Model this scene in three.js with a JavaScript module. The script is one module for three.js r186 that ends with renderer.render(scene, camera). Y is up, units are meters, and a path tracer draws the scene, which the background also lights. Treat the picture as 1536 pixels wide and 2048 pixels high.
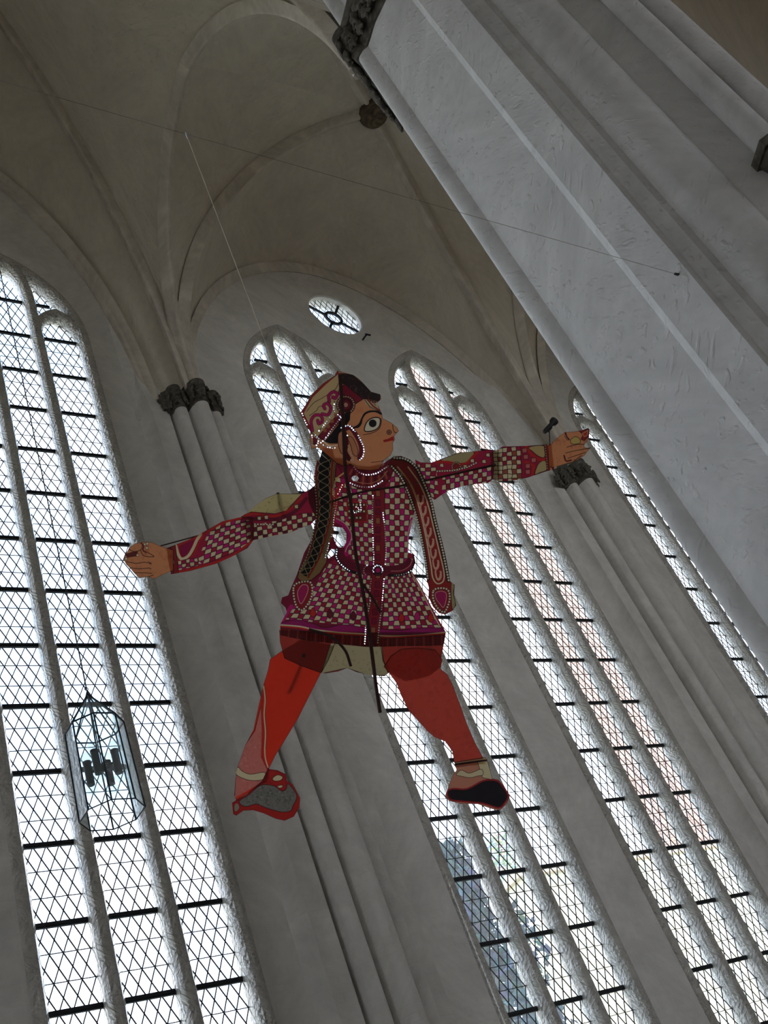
import * as THREE from 'three';
import { mergeGeometries, toCreasedNormals } from 'three/addons/utils/BufferGeometryUtils.js';
import { ImprovedNoise } from 'three/addons/math/ImprovedNoise.js';

// ---------------------------------------------------------------- camera, sky, exposure
// x runs along the aisle wall, -z points at it, y is up; the eye is the origin and the floor lies 1.6 m below.
const scene = new THREE.Scene();
const camera = new THREE.PerspectiveCamera(2 * Math.atan(1024 / 2165) * 180 / Math.PI, 0.75, 0.05, 400);
camera.position.set(0, 0, 0);
camera.up.set(-0.071389, 0.731034, 0.678596);
camera.lookAt(0.555738, 0.594102, -0.581547);
scene.add(camera);

const noise = new ImprovedNoise();
function fbm(x, y, z, o = 4) { let a = 0, k = 1, s = 0; for (let i = 0; i < o; i++) { a += k * noise.noise(x, y, z + i * 7.3); s += k; k *= 0.5; x *= 2.03; y *= 2.03; z *= 2.03; } return a / s; }
{ // bright summer sky: pale towards the horizon, blue higher up, with thin white cloud
  const W = 512, H = 256, data = new Float32Array(W * H * 4);
  for (let j = 0; j < H; j++) for (let i = 0; i < W; i++) {
    const el = (j + 0.5) / H * Math.PI - Math.PI / 2, az = (i + 0.5) / W * 2 * Math.PI;
    const x = Math.cos(el) * Math.cos(az), y = Math.sin(el), z = Math.cos(el) * Math.sin(az);
    const h = Math.max(0, y), t = Math.pow(h, 0.75);
    const c = THREE.MathUtils.smoothstep(fbm(x * 2.4 + 3, y * 4.2, z * 2.4 + 9, 5), -0.12, 0.3);
    const r = 1.9 - 1.45 * t, g = 2.0 - 1.15 * t, b = 2.15 - 0.75 * t, k = (j * W + i) * 4;
    data[k] = r + (2.1 - r) * c; data[k + 1] = g + (2.12 - g) * c; data[k + 2] = b + (2.2 - b) * c; data[k + 3] = 1;
  }
  const sky = new THREE.DataTexture(data, W, H, THREE.RGBAFormat, THREE.FloatType);
  sky.mapping = THREE.EquirectangularReflectionMapping; sky.magFilter = THREE.LinearFilter; sky.colorSpace = THREE.LinearSRGBColorSpace; sky.needsUpdate = true;
  scene.background = sky; scene.backgroundIntensity = 1.0;
}
const sun = new THREE.DirectionalLight(0xfff2df, 4.5); sun.position.set(-16, 52, 34); sun.target.position.set(0, 0, 0); sun.castShadow = true; sun.shadow.mapSize.set(4096, 4096);
Object.assign(sun.shadow.camera, { left: -70, right: 70, top: 70, bottom: -70, near: 1, far: 220 }); scene.add(sun, sun.target); // high sun behind the viewer: it lights only what stands outside
const renderer = new THREE.WebGLRenderer({ antialias: true });
renderer.toneMapping = THREE.LinearToneMapping;
renderer.toneMappingExposure = 2.1;
renderer.shadowMap.enabled = true;

// ---------------------------------------------------------------- helpers
let seed = 7;
const rnd = () => { seed = (seed * 1664525 + 1013904223) >>> 0; return seed / 4294967296; };
const V = (x, y, z) => new THREE.Vector3(x, y, z);
const taken = {};
function numbered(n) { if (!(n in taken)) { taken[n] = 0; return n; } return n + '_' + String(++taken[n]).padStart(3, '0'); }
function mesh(name, geo, mat, parent) { const m = new THREE.Mesh(geo, mat); m.name = parent ? name : numbered(name); m.castShadow = m.receiveShadow = true; (parent || scene).add(m); return m; }
function group(name, x = 0, y = 0, z = 0) { const g = new THREE.Group(); g.name = numbered(name); g.position.set(x, y, z); scene.add(g); return g; }
function tag(o, label, category, extra = {}) { Object.assign(o.userData, { label, category }, extra); return o; }
const STRUCT = { kind: 'structure' };
function merge(list) { return mergeGeometries(list.map((g) => { let h = g.index ? g.toNonIndexed() : g; for (const k of Object.keys(h.attributes)) if (!['position', 'normal', 'uv'].includes(k)) h.deleteAttribute(k); return h; })); }
function box(w, h, d, x = 0, y = 0, z = 0) { return new THREE.BoxGeometry(w, h, d).translate(x, y, z); }
function geo(pos, uv, crease = 0.6) { const g = new THREE.BufferGeometry(); g.setAttribute('position', new THREE.Float32BufferAttribute(pos, 3)); g.setAttribute('uv', new THREE.Float32BufferAttribute(uv, 2)); g.computeVertexNormals(); return crease ? toCreasedNormals(g, crease) : g; }
// upright prism on a plan [[x, z], ...] (closed), from y0 to y1, uv in metres; topScale flares the top
function prism(plan, y0, y1, crease = 0.5, top = null) {
  const p = [], u = [], N = plan.length, q = top || plan; let l = 0;
  for (let i = 0; i < N; i++) {
    const a = plan[i], b = plan[(i + 1) % N], c = q[i], e = q[(i + 1) % N], m = Math.hypot(b[0] - a[0], b[1] - a[1]);
    p.push(a[0], y0, a[1], b[0], y0, b[1], e[0], y1, e[1], a[0], y0, a[1], e[0], y1, e[1], c[0], y1, c[1]);
    u.push(l, y0, l + m, y0, l + m, y1, l, y0, l + m, y1, l, y1); l += m;
  }
  for (const [pl, y, f] of [[plan, y0, 1], [q, y1, -1]]) {
    const tri = THREE.ShapeUtils.triangulateShape(pl.map((v) => new THREE.Vector2(v[0], v[1])), []);
    for (const t of tri) for (const k of (f > 0 ? t : [t[2], t[1], t[0]])) { p.push(pl[k][0], y, pl[k][1]); u.push(pl[k][0], pl[k][1]); }
  }
  return geo(p, u, crease);
}
// sweep a closed profile [[out, side], ...] along a path lying in the plane whose normal is bi; "out" points along (tangent x bi)
function sweep(path, profile, bi, crease = 0.7, closed = false) {
  const N = path.length, rings = [], len = [0];
  for (let i = 0; i < N; i++) {
    const a = path[closed ? (i + N - 1) % N : Math.max(0, i - 1)], b = path[closed ? (i + 1) % N : Math.min(N - 1, i + 1)];
    const t = b.clone().sub(a).normalize(), o = t.clone().cross(bi).normalize();
    rings.push(profile.map(([pu, pv]) => path[i].clone().addScaledVector(o, pu).addScaledVector(bi, pv)));
    if (i) len.push(len[i - 1] + path[i].distanceTo(path[i - 1]));
  }
  const p = [], u = [], M = profile.length, push = (v, a, b) => { p.push(v.x, v.y, v.z); u.push(a, b); };
  let per = [0]; for (let k = 0; k < M; k++) { const a = profile[k], b = profile[(k + 1) % M]; per.push(per[k] + Math.hypot(a[0] - b[0], a[1] - b[1])); }
  for (let i = 0; i < N - (closed ? 0 : 1); i++) for (let k = 0; k < M; k++) {
    const k2 = (k + 1) % M, i2 = (i + 1) % N, A = rings[i][k], B = rings[i][k2], C = rings[i2][k2], D = rings[i2][k], l2 = i2 ? len[i2] : len[i] + 0.1;
    push(A, per[k], len[i]); push(B, per[k + 1], len[i]); push(C, per[k + 1], l2); push(A, per[k], len[i]); push(C, per[k + 1], l2); push(D, per[k], l2);
  }
  if (!closed) for (const [r, f] of [[rings[0], 1], [rings[N - 1], -1]]) { const c = r.reduce((s, v) => s.add(v), V(0, 0, 0)).divideScalar(M); for (let k = 0; k < M; k++) { const a = r[k], b = r[(k + 1) % M]; push(c, 0, 0); push(f > 0 ? b : a, 0.1, 0); push(f > 0 ? a : b, 0, 0.1); } }
  return geo(p, u, crease);
}
function tube(a, b, r, seg = 6) { const d = b.clone().sub(a), g = new THREE.CylinderGeometry(r, r, d.length(), seg); g.applyQuaternion(new THREE.Quaternion().setFromUnitVectors(V(0, 1, 0), d.clone().normalize())); return g.translate((a.x + b.x) / 2, (a.y + b.y) / 2, (a.z + b.z) / 2); }
function curveTube(pts, r, seg = 24, rad = 6) { return new THREE.TubeGeometry(new THREE.CatmullRomCurve3(pts), seg, r, rad, false); }
const circle = (r, n, sx = 1) => Array.from({ length: n }, (_, i) => [r * Math.cos(i / n * 2 * Math.PI), r * sx * Math.sin(i / n * 2 * Math.PI)]);

// ---------------------------------------------------------------- materials
function dataTex(N, f, rep = 1, srgb = false) {
  const d = new Uint8Array(N * N * 4);
  for (let j = 0; j < N; j++) for (let i = 0; i < N; i++) { const c = f(i / N, j / N); for (let k = 0; k < 3; k++) d[(j * N + i) * 4 + k] = Math.max(0, Math.min(255, Math.round(255 * (Array.isArray(c) ? c[k] : c)))); d[(j * N + i) * 4 + 3] = 255; }
  const t = new THREE.DataTexture(d, N, N); t.wrapS = t.wrapT = THREE.RepeatWrapping; t.magFilter = THREE.LinearFilter; t.minFilter = THREE.LinearMipmapLinearFilter; t.generateMipmaps = true; t.repeat.set(rep, rep); if (srgb) t.colorSpace = THREE.SRGBColorSpace; t.needsUpdate = true; return t;
}
// tileable noise: a torus cut through 3-D noise
const tile = (u, v, f, z = 0, o = 4) => fbm(Math.cos(u * 2 * Math.PI) * f / 6.28 + 5, Math.sin(u * 2 * Math.PI) * f / 6.28 + Math.cos(v * 2 * Math.PI) * f / 6.28, Math.sin(v * 2 * Math.PI) * f / 6.28 + z, o);
// limewashed brick: low relief courses of large-format brick under many coats of wash (one tile = 2 m)
const brickBump = dataTex(512, (u, v) => {
  const row = Math.floor(v * 20), y = v * 20 - row, x = (u * 7 + (row % 2) * 0.5) % 1, k = Math.floor(u * 7 + (row % 2) * 0.5);
  const e = Math.min(y, 1 - y) * 0.1, f = Math.min(x, 1 - x) * 0.286, j = THREE.MathUtils.smoothstep(Math.min(e, f), 0.002, 0.016);
  return 0.35 + 0.25 * j + 0.12 * Math.sin(row * 37.1 + k * 17.7) * j + 0.35 * tile(u, v, 22, 2);
}, 0.5);
const washMap = (r, g, b, amt, z) => dataTex(512, (u, v) => { const n = 1 + amt * tile(u, v, 7, z, 5) + amt * 0.6 * tile(u, v, 30, z + 4, 3); return [r * n, g * n, b * n]; }, 0.23, true);
const plasterBump = dataTex(512, (u, v) => { const a = tile(u, v, 14, 11, 5), s = Math.max(0, tile(u, v, 26, 31, 3) - 0.16) * 2.2; return 0.45 + 0.5 * a + s; }, 0.4);
const std = (o) => new THREE.MeshStandardMaterial(o), phys = (o) => new THREE.MeshPhysicalMaterial(o);
const M = {
  wall: std({ map: washMap(0.86, 0.85, 0.83, 0.1, 1), bumpMap: brickBump, bumpScale: 0.008, roughness: 0.92 }),
  vault: std({ map: washMap(0.83, 0.8, 0.74, 0.07, 9), bumpMap: plasterBump, bumpScale: 0.01, roughness: 0.95 }),
  rib: std({ map: washMap(0.82, 0.79, 0.74, 0.14, 15), bumpMap: plasterBump, bumpScale: 0.008, roughness: 0.9 }),
  pier: std({ map: washMap(0.87, 0.87, 0.87, 0.1, 21), bumpMap: plasterBump, bumpScale: 0.012, roughness: 0.9 }),
  mullion: phys({ map: washMap(0.84, 0.83, 0.8, 0.18, 27), bumpMap: dataTex(256, (u, v) => 0.5 + 0.9 * tile(u, v, 14, 3, 4), 1.6), bumpScale: 0.06, roughness: 0.24, ior: 1.75, clearcoat: 1.0, clearcoatRoughness: 0.08 }),
  carved: std({ map: dataTex(256, (u, v) => { const n = 1 + 0.7 * tile(u, v, 9, 41, 5); return [0.36 * n, 0.345 * n, 0.315 * n]; }, 1, true), roughness: 0.95 }),
  iron: std({ color: 0x1d1f26, roughness: 0.55, metalness: 0.3 }),
  lead: std({ color: 0x34363c, roughness: 0.6, metalness: 0.4 }),
  blackPlastic: std({ color: 0x16171a, roughness: 0.5 }),
  floor: std({ map: washMap(0.5, 0.42, 0.36, 0.3, 35), roughness: 0.7 }),
  roof: std({ color: 0x8d867b, roughness: 0.95 }),
  glass: [[0.93, 0.96, 1.0], [0.97, 0.98, 0.98], [0.9, 0.94, 1.0], [1.0, 0.97, 0.97]].map((c) => phys({ color: new THREE.Color().setRGB(...c), transmission: 0.97, roughness: 0.3, thickness: 0, ior: 1.5, side: THREE.DoubleSide })),
};

// ---------------------------------------------------------------- the room shell
const GZ = -12, FACE = 0.2;                              // glass plane of the two-window bay; the wall face stands 0.2 in front of it
const FLOOR = -1.6, ROOF = 27;
// a pointed opening: half width w, spring y, rise; returns points from the left foot over the apex to the right foot
function pointed(cx, w, foot, spring, rise, n = 10) {
  const R = (w * w + rise * rise) / (2 * w), pts = [[cx - w, foot]], half = [];
  for (let i = 0; i <= n; i++) { const a = i / n * Math.asin(Math.min(1, rise / R)); half.push([R - R * Math.cos(a), spring + R * Math.sin(a)]); }
  for (const [x, y] of half) pts.push([cx - w + x, y]);
  for (const [x, y] of half.slice(0, -1).reverse()) pts.push([cx + w - x, y]);
  pts.push([cx + w, foot]); return pts;
}
const SILL = 0.6, SPRING = 15.35;
function wallPanel(name, x0, x1, zf, wins, oculi, label, depth = 0.3) {
  const s = new THREE.Shape([[x0, FLOOR], [x1, FLOOR], [x1, ROOF], [x0, ROOF]].map((p) => new THREE.Vector2(...p)));
  for (const c of wins) s.holes.push(new THREE.Path(pointed(c, 1.25, SILL, SPRING, 2.08, 14).map((p) => new THREE.Vector2(...p))));
  for (const [c, y, r] of oculi) { const h = new THREE.Path(); h.absarc(c, y, r, 0, Math.PI * 2); s.holes.push(h); }
  const g = new THREE.ExtrudeGeometry(s, { depth, bevelEnabled: true, bevelSize: 0.03, bevelThickness: 0.03, bevelOffset: -0.03, bevelSegments: 1, curveSegments: 30 }).translate(0, 0, zf - depth - 0.03);
  return tag(mesh(name, g, M.wall), label, 'wall', STRUCT);
}
const LEFT_Z = -11.6;
wallPanel('wall_north', 7.7, 16.85, GZ + FACE, [10.69, 14.22], [[12.5, 18.35, 0.66]], 'white limewashed brick wall bay holding two tall windows and a round one');
wallPanel('wall_northwest', -12.5, 7.7, LEFT_Z + FACE, [1.27, 4.8, -4.2, -7.7], [], 'white limewashed brick wall around the window behind the hanging lantern');
wallPanel('wall_northeast', 16.85, 34, GZ + FACE, [19.64, 23.2], [], 'white limewashed brick wall around the window half hidden by the large pier');
{ // west front behind the viewer, with the tall window at the end of the aisle
  const s = new THREE.Shape([[-15.2, FLOOR], [15.6, FLOOR], [15.6, ROOF], [-15.2, ROOF]].map((p) => new THREE.Vector2(...p)));
  s.holes.push(new THREE.Path(pointed(-8, 1.1, SILL, 7.5, 2.0, 12).map((p) => new THREE.Vector2(...p))));
  tag(mesh('wall_west', new THREE.ExtrudeGeometry(s, { depth: 0.5, bevelEnabled: false }).rotateY(-Math.PI / 2).translate(-12, 0, 0), M.wall), 'white limewashed west front with an aisle window, behind the viewer', 'wall', STRUCT); }
tag(mesh('wall_east', box(0.6, ROOF - FLOOR, 32, 34.3, (ROOF + FLOOR) / 2, 1), M.wall), 'white limewashed far end wall of the nave', 'wall', STRUCT);
{ // south aisle wall with its windows
  const s = new THREE.Shape([[-22, FLOOR], [34, FLOOR], [34, ROOF], [-22, ROOF]].map((p) => new THREE.Vector2(...p)));
  for (const [c, top] of [[9.6, 12.5], [16.5, 12.5]]) s.holes.push(new THREE.Path(pointed(c, 1.33, SILL, top, 2.2, 10).map((p) => new THREE.Vector2(...p))));
  tag(mesh('wall_south', new THREE.ExtrudeGeometry(s, { depth: 0.5, bevelEnabled: false }).translate(0, 0, 15), M.wall), 'white limewashed wall across the nave with tall window openings', 'wall', STRUCT); }
tag(mesh('floor', box(58, 0.3, 30, 6, FLOOR - 0.15, 1.2), M.floor), 'worn brown brick floor of the church', 'floor', STRUCT);
tag(mesh('roof', box(58, 0.4, 32, 6, ROOF + 0.2, 1), M.roof), 'timber roof closing the church above the vaults', 'roof', STRUCT);

// wall responds: bundles of shafts between the bays, plan in [x, z]
const arc = (cx, cz, r, a0, a1, n = 8) => Array.from({ length: n + 1 }, (_, i) => { const a = (a0 + (a1 - a0) * i / n) * Math.PI / 180; return [cx + r * Math.cos(a), cz + r * Math.sin(a)]; });
function respondPlan(x, z, dz) {
  const h = [], n = 8;
  for (let i = 0; i <= n; i++) { const a = i / n * Math.PI / 2; h.push([x - 0.25 + 0.25 * Math.sin(a), z - dz + dz * (1 - Math.cos(a)) ]); }
  const roll = (cx, cz, r, a0, a1, k = 8) => arc(cx, cz, r, a0, a1, k);
  return [[x - 0.26, z - dz - 0.3], ...h, [x + 0.3, z], [x + 0.31, z - 0.09], [x + 0.36, z - 0.09],
    ...roll(x + 0.47, z + 0.1, 0.11, 200, 10), [x + 0.6, z + 0.06], [x + 0.63, z + 0.24],
    ...roll(x + 0.78, z + 0.27, 0.13, 175, 5), [x + 0.94, z + 0.24], [x + 0.97, z + 0.06],
    ...roll(x + 1.1, z + 0.1, 0.11, 170, -20), [x + 1.21, z - 0.09], [x + 1.24, z], [x + 1.5, z], [x + 1.5, z - 0.3], [x + 1.7, z - dz - 0.3]];
}
const R1 = respondPlan(6.75, -11.15, 0.28), R2 = respondPlan(15.95, -11.55, 0.28);
const resp1 = tag(mesh('wall_pier', prism(R1, FLOOR, 13.34, 0.6), M.wall), 'slender white bundle of wall shafts between the lantern window and the paired windows', 'pier', STRUCT);
const resp2 = tag(mesh('wall_pier', prism(R2, FLOOR, 13.0, 0.6), M.wall), 'slender white bundle of wall shafts beside the window half hidden by the large pier', 'pier', STRUCT);
mesh('pier_core', prism([[6.48, -12.3], [6.48, -11.42], [6.95, -11.3], [8.1, -11.3], [8.3, -11.82], [8.3, -12.3]], 13.34, ROOF), M.wall, resp1);
mesh('hollow_stop', prism([...R1.slice(1, 11), [7.08, -11.15], [7.08, -11.45]], 13.34, 14.7, 0.6, [...R1.slice(1, 11), [7.08, -11.15], [7.08, -11.45]].map(([x, z]) => [x, Math.min(z, -11.38)])), M.wall, resp1);
mesh('pier_core', prism([[15.75, -12.4], [15.75, -11.82], [16.2, -11.7], [17.3, -11.7], [17.5, -11.82], [17.5, -12.4]], 13.0, ROOF), M.wall, resp2);

// ---------------------------------------------------------------- vault
const arch = (k, rise) => rise * Math.pow(Math.max(0, 1 - Math.pow(1 - k, 1.9)), 0.5);
const ribProfile = [[0.02, 0.13], [-0.07, 0.11], [-0.1, 0.06], [-0.16, 0.05], [-0.19, 0], [-0.16, -0.05], [-0.1, -0.06], [-0.07, -0.11], [0.02, -0.13]];
function halfArch(a, b, n = 20) { // from springing a to crown b, round-shouldered
  const P = []; for (let i = 0; i <= n; i++) { const k = 1 - Math.cos(i / n * Math.PI / 2); P.push(V(a.x + (b.x - a.x) * k, a.y + arch(k, b.y - a.y), a.z + (b.z - a.z) * k)); } return P;
}
function ribAlong(P, profile = ribProfile) { const a = P[0], b = P[P.length - 1], d = V(b.x - a.x, 0, b.z - a.z).normalize(), bi = d.clone().cross(V(0, 1, 0)).normalize(); return sweep(P, profile.map(([o, s]) => [-o, s]).reverse(), bi, 0.9); }
function web(A, B, n = A.length, m = 10, sag = 0.25) { // ruled cell between two half arches that share their springing
  const run = [0]; for (let i = 1; i < n; i++) run.push(run[i - 1] + A[i].distanceTo(A[i - 1]));
  const p = [], u = [], P = (i, j) => { const t = j / m, q = A[i].clone().lerp(B[i], t); q.y += sag * Math.sin(Math.PI * t) * (A[i].distanceTo(B[i]) / 6); return q; };
  for (let i = 0; i < n - 1; i++) for (let j = 0; j < m; j++) { const q = [P(i, j), P(i + 1, j), P(i + 1, j + 1), P(i, j + 1)], w = [[i, j], [i + 1, j], [i + 1, j + 1], [i, j + 1]]; for (const k of [0, 1, 2, 0, 2, 3]) { p.push(q[k].x, q[k].y, q[k].z); u.push(w[k][1] / m * A[w[k][0]].distanceTo(B[w[k][0]]) + A[0].x, run[w[k][0]] + A[0].z); } }
  const g = new THREE.BufferGeometry(); g.setAttribute('position', new THREE.Float32BufferAttribute(p, 3)); g.setAttribute('uv', new THREE.Float32BufferAttribute(u, 2)); g.computeVertexNormals(); return toCreasedNormals(g, 0.9);
}
const SP = 13.7;
function vaultBay(label, c, boss, crowns, ribs, north = null, wide = 1) {         // c: corners [nw, ne, se, sw]; crowns: [north, east, south, west] crowns of the boundary arches
  const v = group('ceiling'); tag(v, label, 'vault', STRUCT);
  const half = (i, b) => halfArch(c[i], b);
  const edge = (e, i) => halfArch(e === 0 && north ? north[i] : c[i], crowns[e]);
  for (let e = 0; e < 4; e++) for (const i of [e, (e + 1) % 4]) mesh('vault_cell', web(edge(e, i), half(i, boss)), M.vault, v);
  for (let i = 0; i < 4; i++) if (ribs.diag.includes(i)) mesh('diagonal_rib', ribAlong(half(i, boss)), M.rib, v);
  for (const e of ribs.edge) for (const i of [e, (e + 1) % 4]) mesh(e === 0 ? 'wall_rib' : 'transverse_rib', ribAlong(edge(e, i), e === 0 ? ribProfile.map(([a, b]) => [a * 0.9, b * wide]) : ribProfile), M.rib, v);
  return v;
}
const cNW = V(7.5, SP, -10.95), cNE = V(16.7, SP, -11.35), cSE = V(16.9, SP, -5.0), cSW = V(7.75, SP, -4.75);
const bay = vaultBay('ribbed vault over the two paired windows and round window', [cNW, cNE, cSE, cSW], V(12.55, 21.0, -8.1),
  [V(12.33, 19.95, -11.78), V(16.8, 19.6, -8.1), V(12.3, 20.3, -4.6), V(7.5, 19.15, -7.65)], { diag: [0, 1, 2, 3], edge: [0, 1, 3] }, [V(7.9, SP, -11.78), V(16.75, SP, -11.78)]);
{ // boss: a flat round keystone under the crossing of the ribs
  mesh('boss', new THREE.LatheGeometry([[0, -0.12], [0.2, -0.12], [0.3, -0.06], [0.34, 0.05], [0.3, 0.2], [0, 0.2]].map((p) => new THREE.Vector2(...p)), 24).translate(12.55, 20.8, -8.1), std({ map: M.carved.map, color: 0xffe9d2, roughness: 0.95 }), bay); }
const cNW0 = V(-1.5, SP, -11.0), cNE0 = cNW, cSE0 = cSW, cSW0 = V(-1.5, SP, -4.75);
vaultBay('ribbed vault above the hanging lantern', [cNW0, cNE0, cSE0, cSW0], V(3.0, 23.6, -8.0),
  [V(2.9, 21.3, -11.38), V(7.5, 19.15, -7.65), V(3.0, 20.6, -4.6), V(-1.5, 19.4, -7.9)], { diag: [0, 1, 2, 3], edge: [0] }, [V(-1.2, SP, -11.38), V(6.95, SP, -11.38)], 1.5);
vaultBay('ribbed vault of the bay beyond the large pier', [V(16.8, SP, -11.35), V(26, SP, -11.5), V(26, SP, -5), V(17, SP, -5)], V(21.4, 21.0, -8.1),
  [V(21.3, 20.1, -11.72), V(26, 19.6, -8.1), V(21.3, 20.3, -4.6), V(16.8, 19.6, -8.1)], { diag: [0, 3], edge: [0] });
{ // nave: pointed barrel carried over the arcade line, plus the spandrel walls that stand on the arcade
  const p = [], u = [], n = 18, prof = []; for (let i = 0; i <= n; i++) { const k = i / n, s = Math.abs(k - 0.5) * 2; prof.push([-4.4 + 9.6 * k, 15.5 + arch(1 - s, 8.5)]); }
  for (let i = 0; i < n; i++) for (const [x0, x1] of [[-22, 6], [6, 34]]) { const [za, ya] = prof[i], [zb, yb] = prof[i + 1]; p.push(x0, ya, za, x1, ya, za, x1, yb, zb, x0, ya, za, x1, yb, zb, x0, yb, zb); u.push(x0, za, x1, za, x1, zb, x0, za, x1, zb, x0, zb); }
  tag(mesh('ceiling', geo(p, u, 0.8), M.vault), 'dim pointed vault of the nave', 'vault', STRUCT); }
tag(mesh('wall_arcade', box(30, 12, 0.5, 14.4, 21, -4.35), M.vault), 'upper arcade wall above the nave piers', 'wall', STRUCT);

// ---------------------------------------------------------------- large pier
const pierPlan = [[8.5, -5.1], [8.1, -4.9], [7.62, -4.6], [7.46, -4.52], ...arc(7.42, -4.42, 0.09, -70, -190, 7), [7.34, -4.34], [7.38, -4.26], [7.365, -4.15], [7.33, -3.95],
  [7.33, -3.36], [7.25, -3.26], [7.25, -2.86], [7.3, -2.83], [7.36, -2.7],
  ...Array.from({ length: 9 }, (_, i) => { const a = i / 8 * Math.PI / 2; return [7.42 + 0.33 * (1 - Math.cos(a)), -2.66 + 0.42 * Math.sin(a)]; }), [7.78, -2.2], [8.02, -1.98], [8.1, -1.98], [8.3, -1.9], [8.9, -1.9], [9.2, -2.6], [9.2, -4.6], [8.9, -5.1]];
const pier = tag(mesh('pier', prism(pierPlan, FLOOR, 13.15, 0.45), M.pier), 'massive white moulded nave pier with rough plaster faces', 'pier', STRUCT);
const grow = (plan, k) => { const cx = 8.25, cz = -3.6; return plan.map(([x, z]) => { const dx = x - cx, dz = z - cz, l = Math.hypot(dx, dz); return [x + dx / l * k, z + dz / l * k]; }); };
mesh('pier_head', prism(grow(pierPlan, -0.05), 13.85, ROOF, 0.45), M.pier, pier);
{ // vaulting shafts on the nave side, carried by a carved corbel
  mesh('vaulting_shaft', prism(circle(0.13, 16).map(([a, b]) => [8.06 + a, -1.88 + b]), 6.9, ROOF), M.pier, pier);
  mesh('vaulting_shaft', prism(circle(0.17, 16).map(([a, b]) => [8.3 + a, -1.76 + b]), 6.9, ROOF), M.pier, pier);
  mesh('corbel', prism(circle(0.12, 10).map(([a, b]) => [8.2 + a, -1.9 + b]), 6.3, 6.85, 0.5, circle(0.36, 10).map(([a, b]) => [8.2 + a, -1.84 + b * 0.8])), M.carved, pier);
  mesh('corbel_slab', prism(circle(0.4, 8).map(([a, b]) => [8.2 + a, -1.84 + b * 0.8]), 6.85, 6.95), M.carved, pier);
}
{ // opposite arcade of the nave, out of the picture: its pier and the wall it carries shade the near pier and the nave vault
  const o = tag(mesh('pier', prism(pierPlan.map(([x, z]) => [x, 1.6 - z]).reverse(), FLOOR, ROOF, 0.45), M.pier), 'white moulded pier on the far side of the nave', 'pier', STRUCT);
  tag(mesh('wall_arcade', box(46, 13.5, 0.5, 11, 20.2, 5.3), M.vault), 'upper arcade wall on the far side of the nave', 'wall', STRUCT); }
// carved capitals: a dark flared band with a slab and rows of leaves
const leafGeo = (() => { const g = new THREE.SphereGeometry(0.5, 10, 8); const a = g.attributes.position; for (let i = 0; i < a.count; i++) { const x = a.getX(i), y = a.getY(i), z = a.getZ(i); const c = 0.75 + 0.3 * Math.cos(5 * Math.atan2(x, y)); a.setXYZ(i, x * c, y * c * 1.1 + z * z * 0.5, z * 0.55 + 0.35 * y * y); } g.computeVertexNormals(); return g; })();
function capital(plan, c, y0, y1, out, label, leafSize, step, from = 0, to = plan.length) {
  const gr = group('capital', c[0], y0, c[1]); tag(gr, label, 'capital');
  const off = (k) => plan.map(([x, z]) => { const dx = x - c[0], dz = z - c[1], l = Math.hypot(dx, dz) || 1; return [dx + dx / l * k, dz + dz / l * k]; });
  mesh('bell', prism(off(0.03), 0, (y1 - y0) * 0.74, 0.6, off(out * 0.7)), M.carved, gr);
  mesh('abacus', prism(off(out), (y1 - y0) * 0.74, y1 - y0, 0.5), M.carved, gr);
  const q = off(out * 0.5); let acc = 0;
  for (let i = from; i < Math.min(to, q.length) - 1; i++) { const a = q[i], b = q[i + 1], L = Math.hypot(b[0] - a[0], b[1] - a[1]), nx = -(b[1] - a[1]) / L, nz = (b[0] - a[0]) / L;
    while (acc < L) { const t = acc / L, x = a[0] + (b[0] - a[0]) * t, z = a[1] + (b[1] - a[1]) * t, side = (nx * x + nz * z) > 0 ? 1 : -1;
      for (const [row, k] of [[0.25, 0.9], [0.56, 1.1]]) { const l = mesh('carved_leaf', leafGeo, M.carved, gr); const s = leafSize * k * (0.8 + 0.4 * rnd()); l.scale.set(s, s * 1.2, s * 0.8); l.position.set(x + nx * side * 0.03, (y1 - y0) * row + (rnd() - 0.5) * 0.05, z + nz * side * 0.03); l.rotation.set((rnd() - 0.5) * 0.5, Math.atan2(nx * side, nz * side) + (rnd() - 0.5) * 0.7, (rnd() - 0.5) * 0.7); }
      acc += step * (0.8 + 0.4 * rnd()); }
    acc -= L; }
  return gr;
}
capital(pierPlan, [8.25, -3.6], 13.15, 13.85, 0.16, 'dark carved foliage capital topping the massive nave pier', 0.26, 0.22, 0, pierPlan.length - 6);
capital(R1.filter(([x, z]) => z > -11.2 && x > 6.98 && x < 8.1), [7.5, -11.3], 13.3, 13.8, 0.07, 'dark carved capital on the wall shafts between lantern window and paired windows', 0.18, 0.15, 0, R1.filter(([x, z]) => z > -11.2 && x > 6.98 && x < 8.1).length);
capital(R2.filter(([x, z]) => z > -11.6 && x > 16.2 && x < 17.3), [16.7, -11.7], 13.0, 13.55, 0.06, 'blackened carved capital on the wall shafts beneath the small spotlight', 0.2, 0.17, 0, R2.filter(([x, z]) => z > -11.6 && x > 16.2 && x < 17.3).length);

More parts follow.
